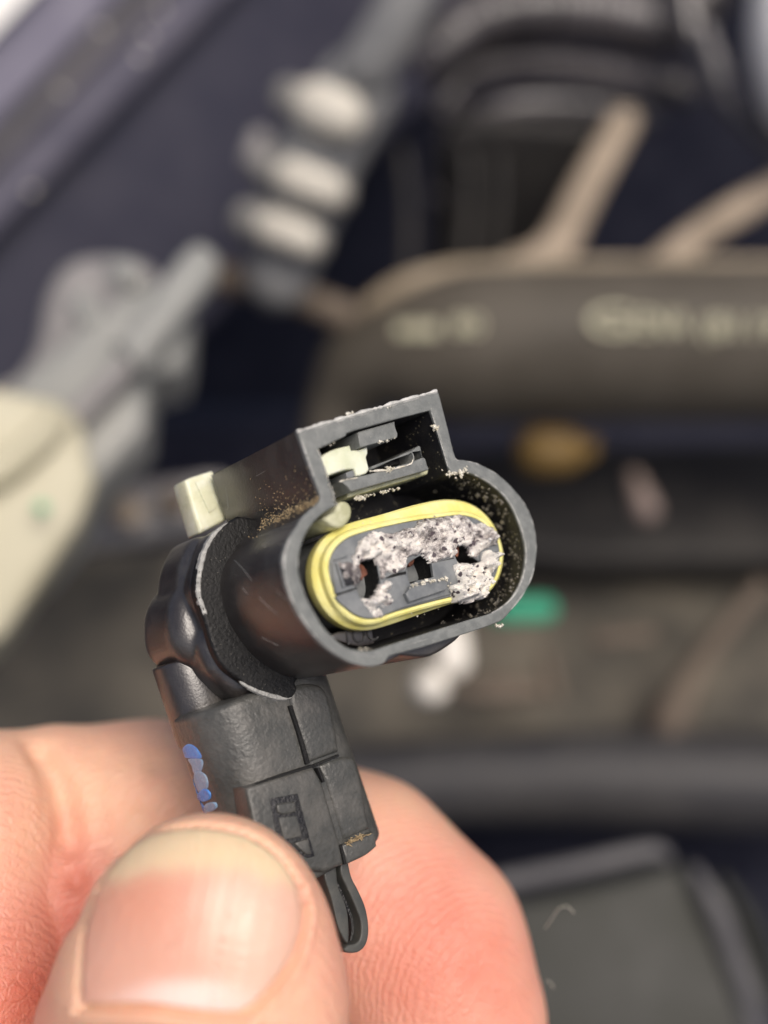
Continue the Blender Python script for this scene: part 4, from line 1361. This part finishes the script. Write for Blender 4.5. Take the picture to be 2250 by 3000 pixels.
mark(1318, 693, 90, 62, 1, 'G')
mark(1432, 697, 110, 52, 2, 'ENA')
mark(1600, 712, 170, 60, 3, '(8119')
mark(1010, 702, 64, 40, 4, '80')
mark(900, 712, 90, 30, 5, '---')

tag_o = btube('bracket_arm', [(430,590,-24),(560,615,-24.3),(680,655,-24.6),(780,700,-24.8)], [34, 32, 32, 40], M['brownmetal'], 'brown metal bracket arm joining the beam below the bellows', 'bracket')

# corrugated hoses at the top
def ribbed(name, path, r, nr_, mat, label, cat, amp=.22, group=None):
    vp = smooth_path([V(D(p[0], p[1]), p[2]) for p in path], 24)
    n = len(vp); rr = []
    for i in range(n):
        base = r*1.35624/FPX*(CAMZ - path[0][2])
        rr.append(base*(1 + amp*(1 if math.sin(i/n*nr_*2*math.pi) > 0 else -1)*.5))
    o = tube(name, vp, rr, mat, None, n=20, smooth=60)
    return tag(o, label, cat, group)


ribbed('ribbed_hose', [(940,120,-31),(1030,50,-31),(1150,25,-31),(1300,30,-31),(1440,55,-31),(1520,-20,-31),(1560,-140,-31)], 62, 34, M['hose'], 'thick black ribbed hose at the very top of the frame', 'hose')
ribbed('ribbed_hose', [(960,230,-32),(1010,165,-32),(1120,140,-32),(1260,150,-32),(1400,175,-32),(1480,200,-32)], 34, 36, M['hose'], 'thinner black ribbed hose just below the thick hose', 'hose')
btube('smooth_hose', [(950,420,-34),(985,300,-33.5),(1080,235,-33),(1240,225,-33),(1400,250,-33)], 26, M['hose'], 'smooth dark hose bending below the ribbed hoses', 'hose')
btube('smooth_hose', [(1470,-60,-29),(1500,90,-29),(1560,200,-29),(1680,320,-29)], [24, 22, 22, 24], M['hose'], 'dark hose curving down beside the white cap at the right edge', 'hose')
btube('white_cap', [(1740,-40,-27),(1735,90,-27),(1745,200,-27)], [112, 112, 95], M['white_paint'], 'white rounded cap cut by the upper right edge', 'cap')
btube('hose_clamp', [(1520,60,-28.3),(1560,170,-28.3)], [14, 14], M['grey_dull'], 'small dull grey clamp near the upper right hose', 'clamp')
bprism('duct_panel', [(930,600,1),(950,300),(1100,260,1),(1300,280,1),(1200,600,1)], V(D(1050, 450), -34), UP_FR, 1.0, M['traydark'], 'dark upright duct behind the beam', 'duct', bev=.4)

# lower bay
tray = bprism('splash_tray', [(-500,1200,1),(400,1180),(900,1150),(2200,1130,1),(2200,1640,1),(1200,1620),(600,1700),(-500,1750,1)], V(D(1000, 1450), -28), HOR, 1.5, M['tray'], 'dusty brown and grey tray below the cross member', 'tray', bev=.3)
bprism('dark_cover', [(640,970,1),(2200,940,1),(2200,1180,1),(1300,1200),(1000,1180),(640,1230,1)], V(D(1300, 1080), -30), HOR, 1.0, M['traydark'], 'dark cover between the beam and the dusty tray', 'cover', bev=.3)
btube('lower_tube', [(-300,1760,-25),(600,1700,-25),(1100,1680,-25),(1400,1680,-25),(2100,1700,-25)], [80, 85, 95, 105, 110], M['tubem'], 'thick grey tube crossing above the dark gap', 'tube')
rad = Thing('fan_shroud', V(D(1350, 2300), -20), 'dark grey box with pale worn edges in the lower right corner', 'box')
RA = (np.array([1., 0, 0]), np.array([0, .94, -.34]), np.array([0, .34, .94]))
bprism('shroud_face', [(900,2700,1),(1000,1960,1),(1200,1925),(1440,1868),(1500,1880),(1560,2050),(1640,2300),(1700,2700,1)], V(D(1300, 2050), -19), RA, 2.2, M['boxm'], parent=rad, bev=.25)
btube('shroud_edge', [(900,1945,-18.4),(1090,1905,-18.4),(1250,1872,-18.4),(1405,1838,-18.4),(1440,1850,-18.4)], [20, 20, 20, 18, 12], M['boxedge'], parent=rad, sm=4)  # paler tubes paint the light caught along the box edges
btube('shroud_edge', [(1500,1880,-19.3),(1545,1960,-19),(1590,2080,-18.8),(1620,2180,-18.6),(1640,2400,-18.6)], [12, 24, 26, 28, 28], M['boxedge'], parent=rad, sm=4)
btube('shroud_lug', [(1560,1900,-20),(1620,2000,-20),(1650,2150,-20)], [14, 26, 30], M['boxm'], parent=rad)

# small things
for (x0, y0, x1, y1, w_, lab) in ((1010,330,1000,560,15,'dull cable running down beside the dark duct, left one'), (1075,340,1060,560,12,'thinner dull cable on the face of the dark duct'), (870,330,880,600,13,'grey cable in the dark gap right of the ribbed bellows')):
    btube('cable', [(x0, y0, -32), ((x0+x1)/2+8, (y0+y1)/2, -32), (x1, y1, -32)], w_, M['traydark'], lab, 'cable')
for (x0, y0, x1, y1, w_, lab) in ((1000,1490,1090,1500,20,'tan clip low on the tray, nearest the bright bolts'), (1180,1420,1200,1500,16,'upright tan clip in the middle of the tray'), (1290,1380,1400,1370,17,'flat tan clip high on the tray behind the green clip')):
    btube('tray_clip', [(x0, y0, -24.4), (x1, y1, -24.4)], w_, M['brownmetal'], lab, 'clip', sm=0)
btube('ochre_cap', [(1165,975,-25),(1215,975,-25)], [52, 50], M['ochre'], 'ochre brown round cap right of the plug', 'cap', sm=0)
btube('ochre_cap', [(1262,975,-25.4),(1270,965,-25.4)], [24, 22], M['ochre'], 'small ochre tip beside the larger ochre cap', 'cap', sm=0)
btube('stud', [(1370,1030,-25.5),(1395,1100,-25.2)], [16, 30], M['pinkbolt'], 'dull pinkish stud right of the ochre caps', 'bolt', sm=0)
btube('green_clip', [(1080,1318,-21),(1175,1316,-21)], [28, 28], M['green'], 'green plastic clip behind the right side of the plug mouth', 'clip', sm=0)
btube('bright_bolt', [(925,1478,-20.5),(932,1482,-20.2)], [38, 36], M['bolt'], 'bright round bolt head hanging just below the plug', 'bolt', sm=0)
btube('bright_bolt', [(975,1370,-20.8),(978,1425,-20.6)], [34, 38], M['bolt'], 'bright bolt shank directly under the plug mouth', 'bolt', sm=0)
btube('fitting', [(150,1130,-22),(300,1110,-22),(460,1085,-22)], [70, 66, 60], M['grey_dull'], 'dull grey hose fitting between the cream housing and the plug', 'fitting', n=24)
btube('fitting_nut', [(268,1105,-20.8),(276,1107,-20.6)], [36, 36], M['tanmetal'], 'round tan nut on the dull grey fitting', 'nut', sm=0)
btube('fitting_nut', [(372,1085,-20.8),(378,1087,-20.6)], [30, 30], M['brownmetal'], 'brown nut beside the white lock tab', 'nut', sm=0)
btube('tan_rib', [(1440,1560,-25.2),(1520,1420,-25.2),(1640,1270,-25.2)], [44, 26, 22], M['brownmetal'], 'tan dusty rib on the right part of the tray', 'rib')
btube('tan_rib', [(1060,1480,-24.6),(1150,1490,-24.6)], [30, 26], M['brownmetal'], 'low brown lump on the tray beside the bright bolts', 'lump', sm=0)
for ob in bpy.data.objects:
    if '_b' in ob: del ob['_b']
